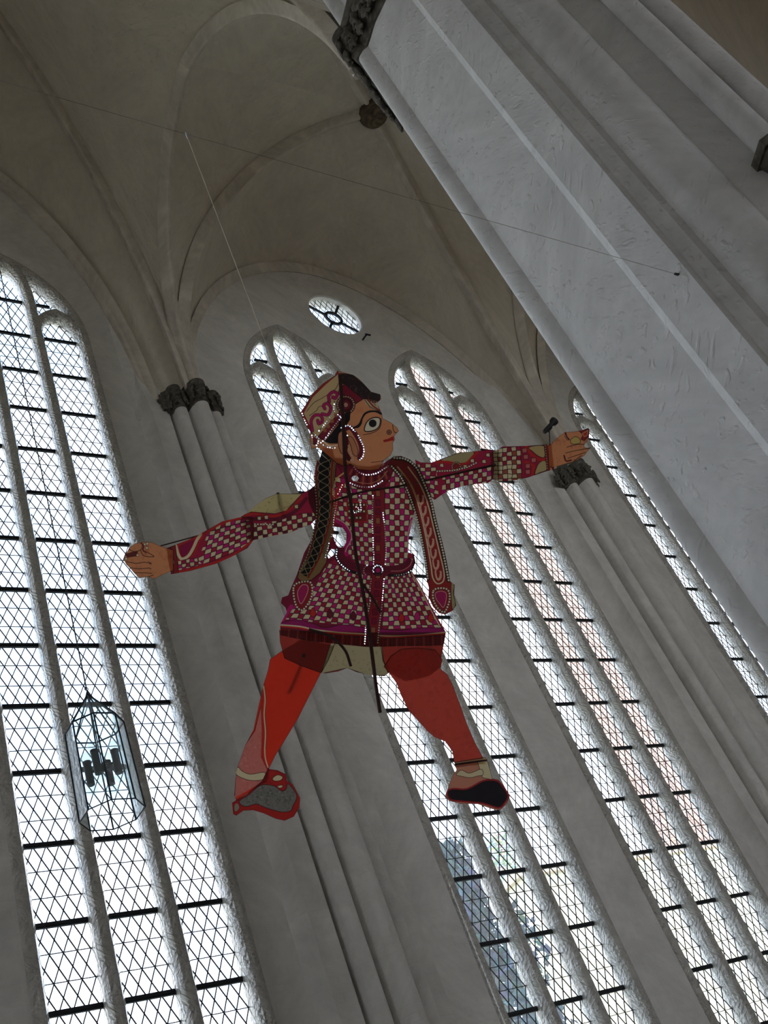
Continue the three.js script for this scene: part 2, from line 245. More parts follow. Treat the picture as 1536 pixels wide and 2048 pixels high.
// ---------------------------------------------------------------- windows
const BAR0 = 1.152, BARSTEP = 0.949, PW = 0.152, PH = BARSTEP / 3;
function clipConvex(poly, clip) {                        // Sutherland-Hodgman, clip counter-clockwise
  let out = poly;
  for (let i = 0; i < clip.length && out.length; i++) { const [ax, ay] = clip[i], [bx, by] = clip[(i + 1) % clip.length], inn = (p) => (bx - ax) * (p[1] - ay) - (by - ay) * (p[0] - ax) >= -1e-9, src = out; out = [];
    for (let k = 0; k < src.length; k++) { const p = src[k], q = src[(k + 1) % src.length], ip = inn(p), iq = inn(q); if (ip) out.push(p); if (ip !== iq) { const d1 = (bx - ax) * (p[1] - ay) - (by - ay) * (p[0] - ax), d2 = (bx - ax) * (q[1] - ay) - (by - ay) * (q[0] - ax), t = d1 / (d1 - d2); out.push([p[0] + (q[0] - p[0]) * t, p[1] + (q[1] - p[1]) * t]); } } }
  return out;
}
function clipSeg(a, b, clip) { let t0 = 0, t1 = 1; for (let i = 0; i < clip.length; i++) { const [ax, ay] = clip[i], [bx, by] = clip[(i + 1) % clip.length]; const f = (p) => (bx - ax) * (p[1] - ay) - (by - ay) * (p[0] - ax), d1 = f(a), d2 = f(b); if (d1 < 0 && d2 < 0) return null; if (d1 < 0) t0 = Math.max(t0, d1 / (d1 - d2)); else if (d2 < 0) t1 = Math.min(t1, d1 / (d1 - d2)); } return t0 < t1 ? [[a[0] + (b[0] - a[0]) * t0, a[1] + (b[1] - a[1]) * t0], [a[0] + (b[0] - a[0]) * t1, a[1] + (b[1] - a[1]) * t1]] : null; }
const paneGeo = geo([0, -PH / 2, 0, PW / 2, 0, 0, 0, PH / 2, 0, 0, -PH / 2, 0, 0, PH / 2, 0, -PW / 2, 0, 0], [0.5, 0, 1, 0.5, 0.5, 1, 0.5, 0, 0.5, 1, 0, 0.5], 0);
const barProfile = [[-0.1, -0.05], [0.1, -0.05], [0.106, 0.03], [0.1, 0.15], [0.06, 0.21], [0, 0.225], [-0.06, 0.21], [-0.1, 0.15], [-0.106, 0.03]];
const p3 = (l, z = 0) => l.map(([x, y]) => V(x, y, z));
const Zax = V(0, 0, 1);
// outline of a light as a counter-clockwise convex polygon
const ccw = (l) => l.slice().reverse();
function latticeFor(polys, cx) {                          // cells of the diamond lattice over the convex polygons
  const full = [], part = [], segs = [];
  for (const [poly, ox] of polys) {
    const xs = poly.map((p) => p[0]), ys = poly.map((p) => p[1]), x0 = Math.min(...xs), x1 = Math.max(...xs), y0 = Math.min(...ys), y1 = Math.max(...ys);
    const j0 = Math.floor((y0 - BAR0) / (PH / 2)) - 1, j1 = Math.ceil((y1 - BAR0) / (PH / 2)) + 1, i0 = Math.floor((x0 - ox) / (PW / 2)) - 1, i1 = Math.ceil((x1 - ox) / (PW / 2)) + 1;
    for (let j = j0; j <= j1; j++) for (let i = i0; i <= i1; i++) { if (((i + j) % 2 + 2) % 2) continue; const x = ox + i * PW / 2, y = BAR0 + j * PH / 2; const d = [[x, y - PH / 2], [x + PW / 2, y], [x, y + PH / 2], [x - PW / 2, y]], c = clipConvex(d, poly); if (c.length < 3) continue; let ar = 0; for (let k = 0; k < c.length; k++) { const p = c[k], q = c[(k + 1) % c.length]; ar += p[0] * q[1] - q[0] * p[1]; } (ar / 2 > PW * PH / 2 * 0.995 ? full : part).push(ar / 2 > PW * PH / 2 * 0.995 ? [x, y] : c); }
    const H = y1 - y0, dx = H * PW / PH;
    for (let k = Math.floor((x0 - dx - ox) / PW) - 2; k <= Math.ceil((x1 + dx - ox) / PW) + 2; k++) for (const s of [1, -1]) {
      const yb = BAR0 + Math.floor((y0 - BAR0) / PH) * PH, a = [ox + k * PW, yb], L = (y1 - yb) + PH, b = [a[0] + s * L * PW / PH, yb + L], g = clipSeg(a, b, poly); if (g) segs.push(g);
    }
  }
  return { full, part, segs };
}
function strip(a, b, w, d) { const dx = b[0] - a[0], dy = b[1] - a[1]; return new THREE.BoxGeometry(Math.hypot(dx, dy), w, d).rotateZ(Math.atan2(dy, dx)).translate((a[0] + b[0]) / 2, (a[1] + b[1]) / 2, 0); }
const HW = 1.13, LW = 0.305, MX = 0.41;                   // half width of the glazed window, of a light, mullion offset
const sideTop = pointed(-0.825, LW, SILL, 15.42, 0.55), midTop = pointed(0, LW, SILL, 16.2, 1.0), rightTop = pointed(0.825, LW, SILL, 15.42, 0.55);
const spandL = [[-1.08, 16.0], [-0.72, 16.06], [-0.5, 16.2], [-0.5, 16.95], [-0.62, 16.8], [-0.85, 16.5]], spandR = [[0.5, 16.2], [0.72, 16.06], [1.08, 16.0], [0.85, 16.5], [0.62, 16.8], [0.5, 16.95]];
const LAT = latticeFor([[ccw(sideTop), -0.825], [ccw(midTop), 0], [ccw(rightTop), 0.825], [spandL, -0.825], [spandR, 0.825]]);
const leadGeo = merge(LAT.segs.map(([a, b]) => strip(a, b, 0.0125, 0.012)));
const polyTri = (c) => { const p = [], u = []; for (let k = 1; k < c.length - 1; k++) for (const q of [c[0], c[k], c[k + 1]]) { p.push(q[0], q[1], 0); u.push(q[0], q[1]); } return geo(p, u, 0); };
const rodGeo = box(2.26, 0.009, 0.009), bar = merge([box(2.4, 0.06, 0.035), box(2.4, 0.026, 0.05)]);
const tracery = (() => {
  const outer = pointed(0, HW + 0.1, SILL, SPRING, 2.05, 14), mull = (s) => [[s * MX, SILL], [s * MX, 8], ...Array.from({ length: 9 }, (_, i) => { const a = i / 8; return [s * MX * (1 - Math.pow(a, 2.1)), 16.1 + 1.2 * Math.sin(a * Math.PI / 2)]; })];
  const side = (s) => pointed(s * 0.82, LW + 0.1, 15.1, 15.38, 0.66, 10);
  return { outer: sweep(p3(outer, 0.02), barProfile, Zax, 0.7), mull: [-1, 1].map((s) => sweep(p3(mull(s)), barProfile, Zax, 0.7)), side: [-1, 1].map((s) => sweep(p3(side(s)), barProfile.map(([a, b]) => [a, b * 0.92]), Zax, 0.7)) };
})();
// the solid stone that fills the corners between the heads of the lights
const webStone = [-1, 1].map((s) => { const g = new THREE.ExtrudeGeometry(new THREE.Shape((s < 0 ? [[-1.25, 15.4], [-1.12, 15.42], [-1.05, 15.75], [-0.83, 16.02], [-1.02, 16.02], [-1.2, 15.9]] : [[1.25, 15.4], [1.2, 15.9], [1.02, 16.02], [0.83, 16.02], [1.05, 15.75], [1.12, 15.42]]).map((p) => new THREE.Vector2(...p))), { depth: 0.16, bevelEnabled: false }).translate(0, 0, -0.08); return g; });
const sillGeo = prism([[-1.4, -0.35], [1.4, -0.35], [1.4, 0.3], [-1.4, 0.3]], SILL - 0.25, SILL + 0.05);
function makeWindow(name, cx, gz, label, lo, hi, fit = () => true) {
  const w = group(name, cx, 0, gz); tag(w, label, 'window', STRUCT);
  mesh('frame', tracery.outer, M.mullion, w);
  for (const g of tracery.mull) mesh('mullion', g, M.mullion, w);
  for (const g of tracery.side) mesh('light_head', g, M.mullion, w);
  for (const g of webStone) mesh('tracery_web', g, M.mullion, w);
  mesh('sill', sillGeo, M.wall, w);
  for (let y = BAR0; y < 16.6; y += BARSTEP) { const m = mesh('saddle_bar', bar, M.iron, w); m.position.set(0, y, 0.03); if (y > 16) m.scale.x = 0.66;
    for (const t of [1, 2]) if (y + t * PH < 15.6) { const r = mesh('glazing_rod', rodGeo, M.lead, w); r.position.set(0, y + t * PH, 0.02); } }
  mesh('leading', leadGeo, M.lead, w);
  const pick = LAT.full.filter(([x, y]) => y > lo && y < hi && fit(x)).sort((a, b) => a[1] - b[1]).slice(0, 300), set = new Set(pick);
  const rest = LAT.full.filter((p) => !set.has(p)).map(([x, y]) => paneGeo.clone().translate(x, y, 0));
  pick.forEach(([x, y], i) => { const m = mesh('pane', paneGeo, M.glass[(i * 7 + (i >> 2)) % 4], w); m.position.set(x, y, 0); m.rotation.y = 0; });
  const g = mesh('small_panes', merge([...rest, ...LAT.part.map(polyTri)]), M.glass[1], w); g.userData.kind = 'stuff';
  return w;
}
makeWindow('window_1', 4.8, LEFT_Z, 'tall three-light leaded window behind the hanging glass lantern', 3.6, 14);
makeWindow('window_2', 10.69, GZ, 'tall three-light leaded window directly behind the puppet', 2.8, 14);
makeWindow('window_3', 14.22, GZ, 'tall three-light leaded window with a brick building behind it', 2.2, 14);
makeWindow('window_4', 19.64, GZ, 'tall three-light leaded window half hidden by the large pier', 7.4, 17, (x) => x < 0.45);
function plainWindow(name, cx, gz) {                      // the next windows of the row, outside the picture
  const w = group(name, cx, 0, gz); tag(w, 'tall leaded window farther along the wall, out of the picture', 'window', { kind: 'structure', group: 'windows farther along' });
  mesh('frame', tracery.outer, M.mullion, w); for (const g of tracery.mull) mesh('mullion', g, M.mullion, w);
  for (const g of tracery.side) mesh('light_head', g, M.mullion, w);
  mesh('glazing', polyTri(ccw(pointed(0, HW, SILL, SPRING, 1.95, 10))), M.glass[1], w);
  for (let y = BAR0; y < 16.3; y += BARSTEP) mesh('saddle_bar', bar, M.iron, w).position.set(0, y, 0.03);
}
plainWindow('window_5', 1.27, LEFT_Z); plainWindow('window_6', -4.2, LEFT_Z); plainWindow('window_7', -7.7, LEFT_Z); plainWindow('window_8', 23.2, GZ);
{ // round window
  const w = group('window_9', 12.5, 18.35, GZ + 0.06); tag(w, 'small round leaded window high between the paired windows', 'window', STRUCT);
  const disc = circle(0.66, 40), LT = latticeFor([[disc.map(([x, y]) => [x, y]), 0]]);
  mesh('glazing', polyTri(disc), M.glass[2], w);
  mesh('leading', merge(LT.segs.map(([a, b]) => strip(a, b, 0.012, 0.012))), M.lead, w);
  const ring = (r, t) => sweep(circle(r, 40).map(([x, y]) => V(x, y, 0.02)), [[-t, -0.025], [t, -0.025], [t, 0.025], [-t, 0.025]], Zax, 0.5, true);
  mesh('iron_ring', ring(0.2, 0.03), M.iron, w);
  for (let k = 0; k < 4; k++) { const a = Math.PI / 4 * (2 * k + 1) + 0.25; mesh('iron_spoke', strip([0.2 * Math.cos(a), 0.2 * Math.sin(a)], [0.65 * Math.cos(a), 0.65 * Math.sin(a)], 0.06, 0.04), M.iron, w); }
}

// ---------------------------------------------------------------- outside
{ // brick tower seen through the right-hand windows; courses are too far to tell apart
  const bm = std({ map: dataTex(512, (u, v) => { const row = Math.floor(v * 24), y = v * 24 - row, k = Math.floor(u * 8 + (row % 2) * 0.5), x = (u * 8 + (row % 2) * 0.5) % 1, m = (y < 0.12 || x < 0.06) ? 1 : 0, n = 0.85 + 0.25 * Math.sin(row * 12.9 + k * 78.2) + 0.2 * tile(u, v, 8, 3); return m ? [0.78, 0.72, 0.66] : [0.8 * n, 0.63 * n, 0.58 * n]; }, 0.5, true), roughness: 0.9 });
  const t = group('brick_tower', 55, FLOOR, -41.6); tag(t, 'red brick tower standing outside behind the third window', 'tower');
  mesh('tower_wall', prism([[-4.8, -2], [-4.8, 2], [4.8, 2], [4.8, -2]], 0, 68), bm, t);
  mesh('buttress', prism([[-3.9, 1.6], [-3.9, 2.5], [-2.6, 2.5], [-2.6, 1.6]], 0, 56), bm, t);
  mesh('buttress', prism([[2.6, 1.6], [2.6, 2.5], [3.9, 2.5], [3.9, 1.6]], 0, 56), bm, t);
}
{ const h = group('rendered_house', 41, FLOOR, -34); tag(h, 'cream rendered house outside behind the lower window panes', 'house');
  const cream = std({ map: washMap(0.88, 0.88, 0.78, 0.08, 51), roughness: 0.9 }), tileM = std({ color: 0xc8b7a0, roughness: 0.9 });
  mesh('house_wall', prism([[-11, -1], [-11, 1], [24, 1], [24, -1]], 0, 14.9), cream, h);
  mesh('eaves', box(35.6, 0.3, 2.6, 6.5, 15.05, 0), tileM, h);
}
{ const h = group('low_house', 8, FLOOR, -34); tag(h, 'pale low house outside behind the foot of the lantern window', 'house');
  mesh('house_wall', prism([[-10, -4], [-10, 4], [8, 4], [8, -4]], 0, 9.8), std({ color: 0xcfd8cf, roughness: 0.9 }), h);
  mesh('house_roof', prism([[-10.4, -4.4], [-10.4, 4.4], [8.4, 4.4], [8.4, -4.4]], 9.8, 12.4, 0.3, [[-8, -0.3], [-8, 0.3], [6, 0.3], [6, -0.3]]), std({ color: 0xb0b8ae, roughness: 0.9 }), h); }
const leafSheet = (() => { const g = new THREE.BufferGeometry(); g.setAttribute('position', new THREE.Float32BufferAttribute([0, -1, 0, 0.5, 0, 0.15, 0, 1, 0, 0, -1, 0, 0, 1, 0, -0.5, 0, 0.15], 3)); g.setAttribute('uv', new THREE.Float32BufferAttribute([0.5, 0, 1, 0.5, 0.5, 1, 0.5, 0, 0.5, 1, 0, 0.5], 2)); g.computeVertexNormals(); return g; })();
function tree(x, z, top, r, label, col) {
  const t = group('tree', x, FLOOR, z); tag(t, label, 'tree', { group: 'trees outside' });
  mesh('trunk', new THREE.CylinderGeometry(0.15, 0.32, top * 0.8, 8).translate(0, top * 0.4, 0), std({ color: 0x4a4038, roughness: 0.95 }), t);
  const n = 5200, im = new THREE.InstancedMesh(leafSheet, phys({ color: 0xffffff, roughness: 0.95, transmission: 0.35, thickness: 0, side: THREE.DoubleSide }), n), m = new THREE.Matrix4(), q = new THREE.Quaternion(), c = new THREE.Color();
  for (let i = 0; i < n; i++) { const h = Math.pow(rnd(), 0.8), a = rnd() * 6.283, lobes = 1 + 0.35 * Math.sin(a * 3 + h * 17) , rr = r * Math.sqrt(rnd()) * Math.pow(Math.sin(Math.PI * (0.06 + 0.94 * (1 - h)) * 0.72 + 0.25), 1) * lobes; q.setFromEuler(new THREE.Euler(rnd() * 6, rnd() * 6, rnd() * 6)); const s = 0.1 + 0.1 * rnd(); m.compose(V(rr * Math.cos(a), top * (0.22 + 0.78 * h), rr * Math.sin(a)), q, V(s, s, s)); im.setMatrixAt(i, m); c.setRGB(col[0] * (0.6 + 0.8 * rnd()), col[1] * (0.6 + 0.8 * rnd()), col[2] * (0.6 + 0.8 * rnd())); im.setColorAt(i, c); }
  im.name = 'foliage'; im.userData.kind = 'stuff'; im.castShadow = im.receiveShadow = true; t.add(im);
}
tree(17.75, -22, 11.6, 1.35, 'blue-green conifer outside behind the left light of the middle window', [0.1, 0.17, 0.2]);
tree(40.5, -45, 22.4, 2.4, 'pale slender tree outside behind the middle light of the second window', [0.4, 0.46, 0.4]);
tag(mesh('ground', box(160, 0.3, 120, 10, FLOOR - 0.4, -75), std({ color: 0x9a9a86, roughness: 1 })), 'pale ground outside the church', 'ground', STRUCT);

// ---------------------------------------------------------------- hanging glass lantern
{
  const L = group('lantern', 2.94, 3.785, -7.06); tag(L, 'eight-sided clear glass lantern with lead edges hanging before the left window', 'lantern');
  const r = 0.225, h = 0.752, apex = 1.07, ring = Array.from({ length: 8 }, (_, i) => { const a = (i + 0.42) / 8 * Math.PI * 2; return [r * Math.cos(a), r * Math.sin(a)]; });
  const rb = 0.24, ringB = ring.map(([x, z]) => [x * rb / r, z * rb / r]);
  const lg = phys({ color: new THREE.Color().setRGB(0.86, 0.94, 0.955), transmission: 0.95, roughness: 0.2, thickness: 0, bumpMap: dataTex(256, (u, v) => 0.5 + 0.8 * tile(u, v, 9, 61, 3), 3), bumpScale: 0.006, side: THREE.DoubleSide });
  const rodm = std({ color: 0x27313a, roughness: 0.5, metalness: 0.5 });
  for (let i = 0; i < 8; i++) { const a = ring[i], b = ring[(i + 1) % 8], A = ringB[i], B = ringB[(i + 1) % 8], P = (p, y) => V(p[0], y, p[1]);
    const q = [P(A, 0), P(B, 0), P(b, h), P(A, 0), P(b, h), P(a, h)];
    mesh('glass_panel', geo(q.flatMap((v) => v.toArray()), [0, 0, 0.17, 0, 0.17, h, 0, 0, 0.17, h, 0, h].map((x) => x + (i % 2 ? 0 : 0)), 0), lg, L);
    mesh('roof_panel', geo([P(a, h), P(b, h), V(0, apex, 0)].flatMap((v) => v.toArray()), [0, 0, 0.17, 0, 0.08, 0.4], 0), lg, L);
    mesh('lead_edge', merge([tube(P(A, 0), P(a, h), 0.0068), tube(P(a, h), V(0, apex, 0), 0.0068), tube(P(a, h), P(b, h), 0.0068), tube(P(A, 0), P(B, 0), 0.005)]), rodm, L);
  }
  mesh('finial', new THREE.ConeGeometry(0.026, 0.07, 8).translate(0, apex + 0.005, 0), rodm, L);
  mesh('hanger', new THREE.TorusGeometry(0.014, 0.004, 6, 12).translate(0, apex + 0.05, 0), rodm, L);
  mesh('cord', tube(V(0, apex + 0.05, 0), V(0.03, 19.5, -0.02), 0.006, 5), rodm, L);
  const burner = mesh('lamp_cluster', merge([new THREE.SphereGeometry(0.036, 16, 12).translate(0, 0.4, 0), tube(V(0, 0.4, 0), V(0, apex, 0), 0.005), tube(V(-0.085, 0.4, -0.075), V(0.085, 0.4, 0.075), 0.012), tube(V(0.075, 0.4, -0.085), V(-0.075, 0.4, 0.085), 0.012)]), M.blackPlastic, L);
  const bulbM = phys({ color: 0xf4f8f8, transmission: 0.97, roughness: 0.05, thickness: 0, side: THREE.DoubleSide });
  for (const [x, z] of [[0.085, 0.075], [-0.085, -0.075], [0.075, -0.085], [-0.075, 0.085]]) {
    const s = mesh('lamp_socket', merge([new THREE.CylinderGeometry(0.03, 0.03, 0.2, 16).translate(x, 0.4, z), new THREE.CylinderGeometry(0.033, 0.033, 0.02, 16).translate(x, 0.49, z)]), M.blackPlastic, L);
    mesh('bulb', new THREE.SphereGeometry(0.042, 16, 12).translate(x, 0.535, z), bulbM, s); mesh('bulb', new THREE.SphereGeometry(0.042, 16, 12).translate(x, 0.265, z), bulbM, s);
  }
}
// ---------------------------------------------------------------- spotlight, wire, small fittings
{
  const s = group('spotlight', 16.08, 14.27, -10.9); tag(s, 'small black spotlight fixed to the wall above the blackened capital', 'spotlight');
  s.rotation.set(0.35, -0.3, -0.85); s.scale.setScalar(0.75);
  mesh('body', new THREE.LatheGeometry([[0, -0.3], [0.06, -0.3], [0.07, -0.2], [0.07, 0.1], [0.12, 0.16], [0.13, 0.26], [0.11, 0.27], [0, 0.24]].map((p) => new THREE.Vector2(...p)), 18), M.blackPlastic, s);
  mesh('bracket', merge([box(0.03, 0.2, 0.04, 0.08, -0.05, -0.06), tube(V(0.08, -0.1, -0.06), V(0.42, -0.2, -0.5), 0.014)]), M.blackPlastic, s);
}
const steel = std({ color: 0x8f897c, roughness: 0.7 });
{
  const hook = V(7.33, 6.303, -2.955), ring = V(2.188, 5.253, -2.461), dir = ring.clone().sub(hook).normalize(), end = hook.clone().addScaledVector(dir, 19.75);
  const w = group('suspension_wire', hook.x, hook.y, hook.z); tag(w, 'thin steel wire stretched from the massive pier across the nave', 'wire');
  const loc = (v) => v.clone().sub(hook);
  mesh('wire', tube(loc(hook), loc(end), 0.0016, 5), steel, w);
  mesh('turnbuckle', merge([tube(V(0, 0, 0), dir.clone().multiplyScalar(0.13), 0.012, 8), tube(V(0.05, 0, 0), V(-0.03, 0, 0), 0.01, 8)]), M.blackPlastic, w);
  mesh('eyelet', new THREE.TorusGeometry(0.014, 0.004, 8, 16).rotateY(0.9).translate(ring.x - hook.x, ring.y - hook.y - 0.012, ring.z - hook.z), std({ color: 0xb8bcc0, roughness: 0.3, metalness: 0.8 }), w);
}
tag(mesh('wall_bracket', merge([tube(V(12.91, 17.53, -11.82), V(12.91, 17.5, -11.6), 0.02), box(0.14, 0.03, 0.03, 12.95, 17.51, -11.62)]), M.iron), 'small iron bracket on the wall just below the round window', 'bracket');
// ---------------------------------------------------------------- the puppet
// Flat painted leather figure, cut and painted in drawing units (1 unit = U metres); the group's x/y plane is the sheet, hung leaning forward.
const U = 5 / 2165;
const puppet = group('shadow_puppet', 2.7787, 2.9705, -2.9077);
tag(puppet, 'large painted leather puppet in a red chequered coat hanging with arms spread', 'puppet');
puppet.quaternion.setFromRotationMatrix(new THREE.Matrix4().makeBasis(V(0.828286, -0.335606, 0.448676), V(-0.071389, 0.731034, 0.678596), V(-0.555738, -0.594102, 0.581547)));
// pattern sheets: each has its own origin and scale within the drawing
const sheet = (ox, oy, k) => (l) => l.map(([x, y]) => [ox + x * k, oy + y * k]);
const H = sheet(560, 720, 0.26042), T = sheet(540, 1020, 0.26042), G = sheet(430, 1240, 0.40365), A = sheet(220, 940, 0.28646), B = sheet(820, 820, 0.26042);
const cv = document.createElement('canvas'); cv.width = 1920; cv.height = 1840;
const X0 = 240, Y0 = 735, cx2 = cv.getContext('2d');
cx2.setTransform(2, 0, 0, 2, -2 * X0, -2 * Y0); cx2.lineJoin = cx2.lineCap = 'round';
const C = { crim: '#a31a3a', dark: '#681429', mag: '#bd1967', red: '#c0281f', cream: '#d9c79c', pale: '#e4d7b8', black: '#191517', skin: '#d68a5c', orange: '#e2331a', pink: '#cf6f5c', line: '#22110f', brick: '#a8352a' };
function path(l, close = true) { cx2.beginPath(); l.forEach(([x, y], i) => (i ? cx2.lineTo(x, y) : cx2.moveTo(x, y))); if (close) cx2.closePath(); }
function smooth(l, n = 6, closed = false) { const c = new THREE.CatmullRomCurve3(l.map(([x, y]) => V(x, y, 0)), closed, 'catmullrom', 0.5); return c.getPoints(l.length * n).map((p) => [p.x, p.y]); }
function fill(l, col, line = C.line, w = 1) { path(l); cx2.fillStyle = col; cx2.fill(); if (line) { cx2.strokeStyle = line; cx2.lineWidth = w; cx2.stroke(); } }
function stroke(l, col, w = 1) { path(l, false); cx2.strokeStyle = col; cx2.lineWidth = w; cx2.stroke(); }
function along(l, step) { const out = []; let acc = 0; for (let i = 0; i < l.length - 1; i++) { const [ax, ay] = l[i], [bx, by] = l[i + 1], L = Math.hypot(bx - ax, by - ay); while (acc <= L) { const t = acc / L; out.push([ax + (bx - ax) * t, ay + (by - ay) * t]); acc += step; } acc -= L; } return out; }
function beads(l, step = 5, r = 1.9, col = C.pale) { for (const [x, y] of along(l, step)) { cx2.beginPath(); cx2.arc(x, y, r + 0.7, 0, 7); cx2.fillStyle = C.line; cx2.fill(); cx2.beginPath(); cx2.arc(x, y, r, 0, 7); cx2.fillStyle = col; cx2.fill(); } }
function checker(clip, q, nu, nv, cols = [C.cream, C.crim, C.mag], jit = 0.12) {
  cx2.save(); path(clip); cx2.clip(); cx2.fillStyle = C.crim; cx2.fill();
  const P = (u, v) => { const a = 1 - u, b = 1 - v; return [0, 1].map((k) => q[0][k] * a * b + q[1][k] * u * b + q[2][k] * u * v + q[3][k] * a * v); };
  const gx = []; for (let j = 0; j <= nv; j++) { gx.push([]); for (let i = 0; i <= nu; i++) gx[j].push(P((i + (rnd() - 0.5) * jit * 2) / nu, (j + (rnd() - 0.5) * jit * 2) / nv)); }
  for (let j = 0; j < nv; j++) for (let i = 0; i < nu; i++) { const c = (i + j) % 2 === 0 ? cols[0] : cols[1 + ((i + 3 * j + (rnd() < 0.25 ? 1 : 0)) >> 1) % (cols.length - 1)]; path([gx[j][i], gx[j][i + 1], gx[j + 1][i + 1], gx[j + 1][i]]); cx2.fillStyle = c; cx2.fill(); cx2.strokeStyle = C.line; cx2.lineWidth = 1.0; cx2.stroke(); }
  cx2.restore();
}
function mottle(clip, n, col, r0, r1, al) { cx2.save(); path(clip); cx2.clip(); const xs = clip.map((p) => p[0]), ys = clip.map((p) => p[1]), x0 = Math.min(...xs), x1 = Math.max(...xs), y0 = Math.min(...ys), y1 = Math.max(...ys); cx2.globalAlpha = al; for (let i = 0; i < n; i++) { cx2.fillStyle = col; cx2.beginPath(); cx2.ellipse(x0 + (x1 - x0) * rnd(), y0 + (y1 - y0) * rnd(), r0 + (r1 - r0) * rnd(), (r0 + (r1 - r0) * rnd()) * 0.6, rnd() * 3, 0, 7); cx2.fill(); } cx2.globalAlpha = 1; cx2.restore(); }
const holes = [];                                          // pierced dots: [x, y, r]
const pierce = (l, step = 4.7, r = 1.35) => { for (const [x, y] of along(l, step)) holes.push([x, y, r]); };

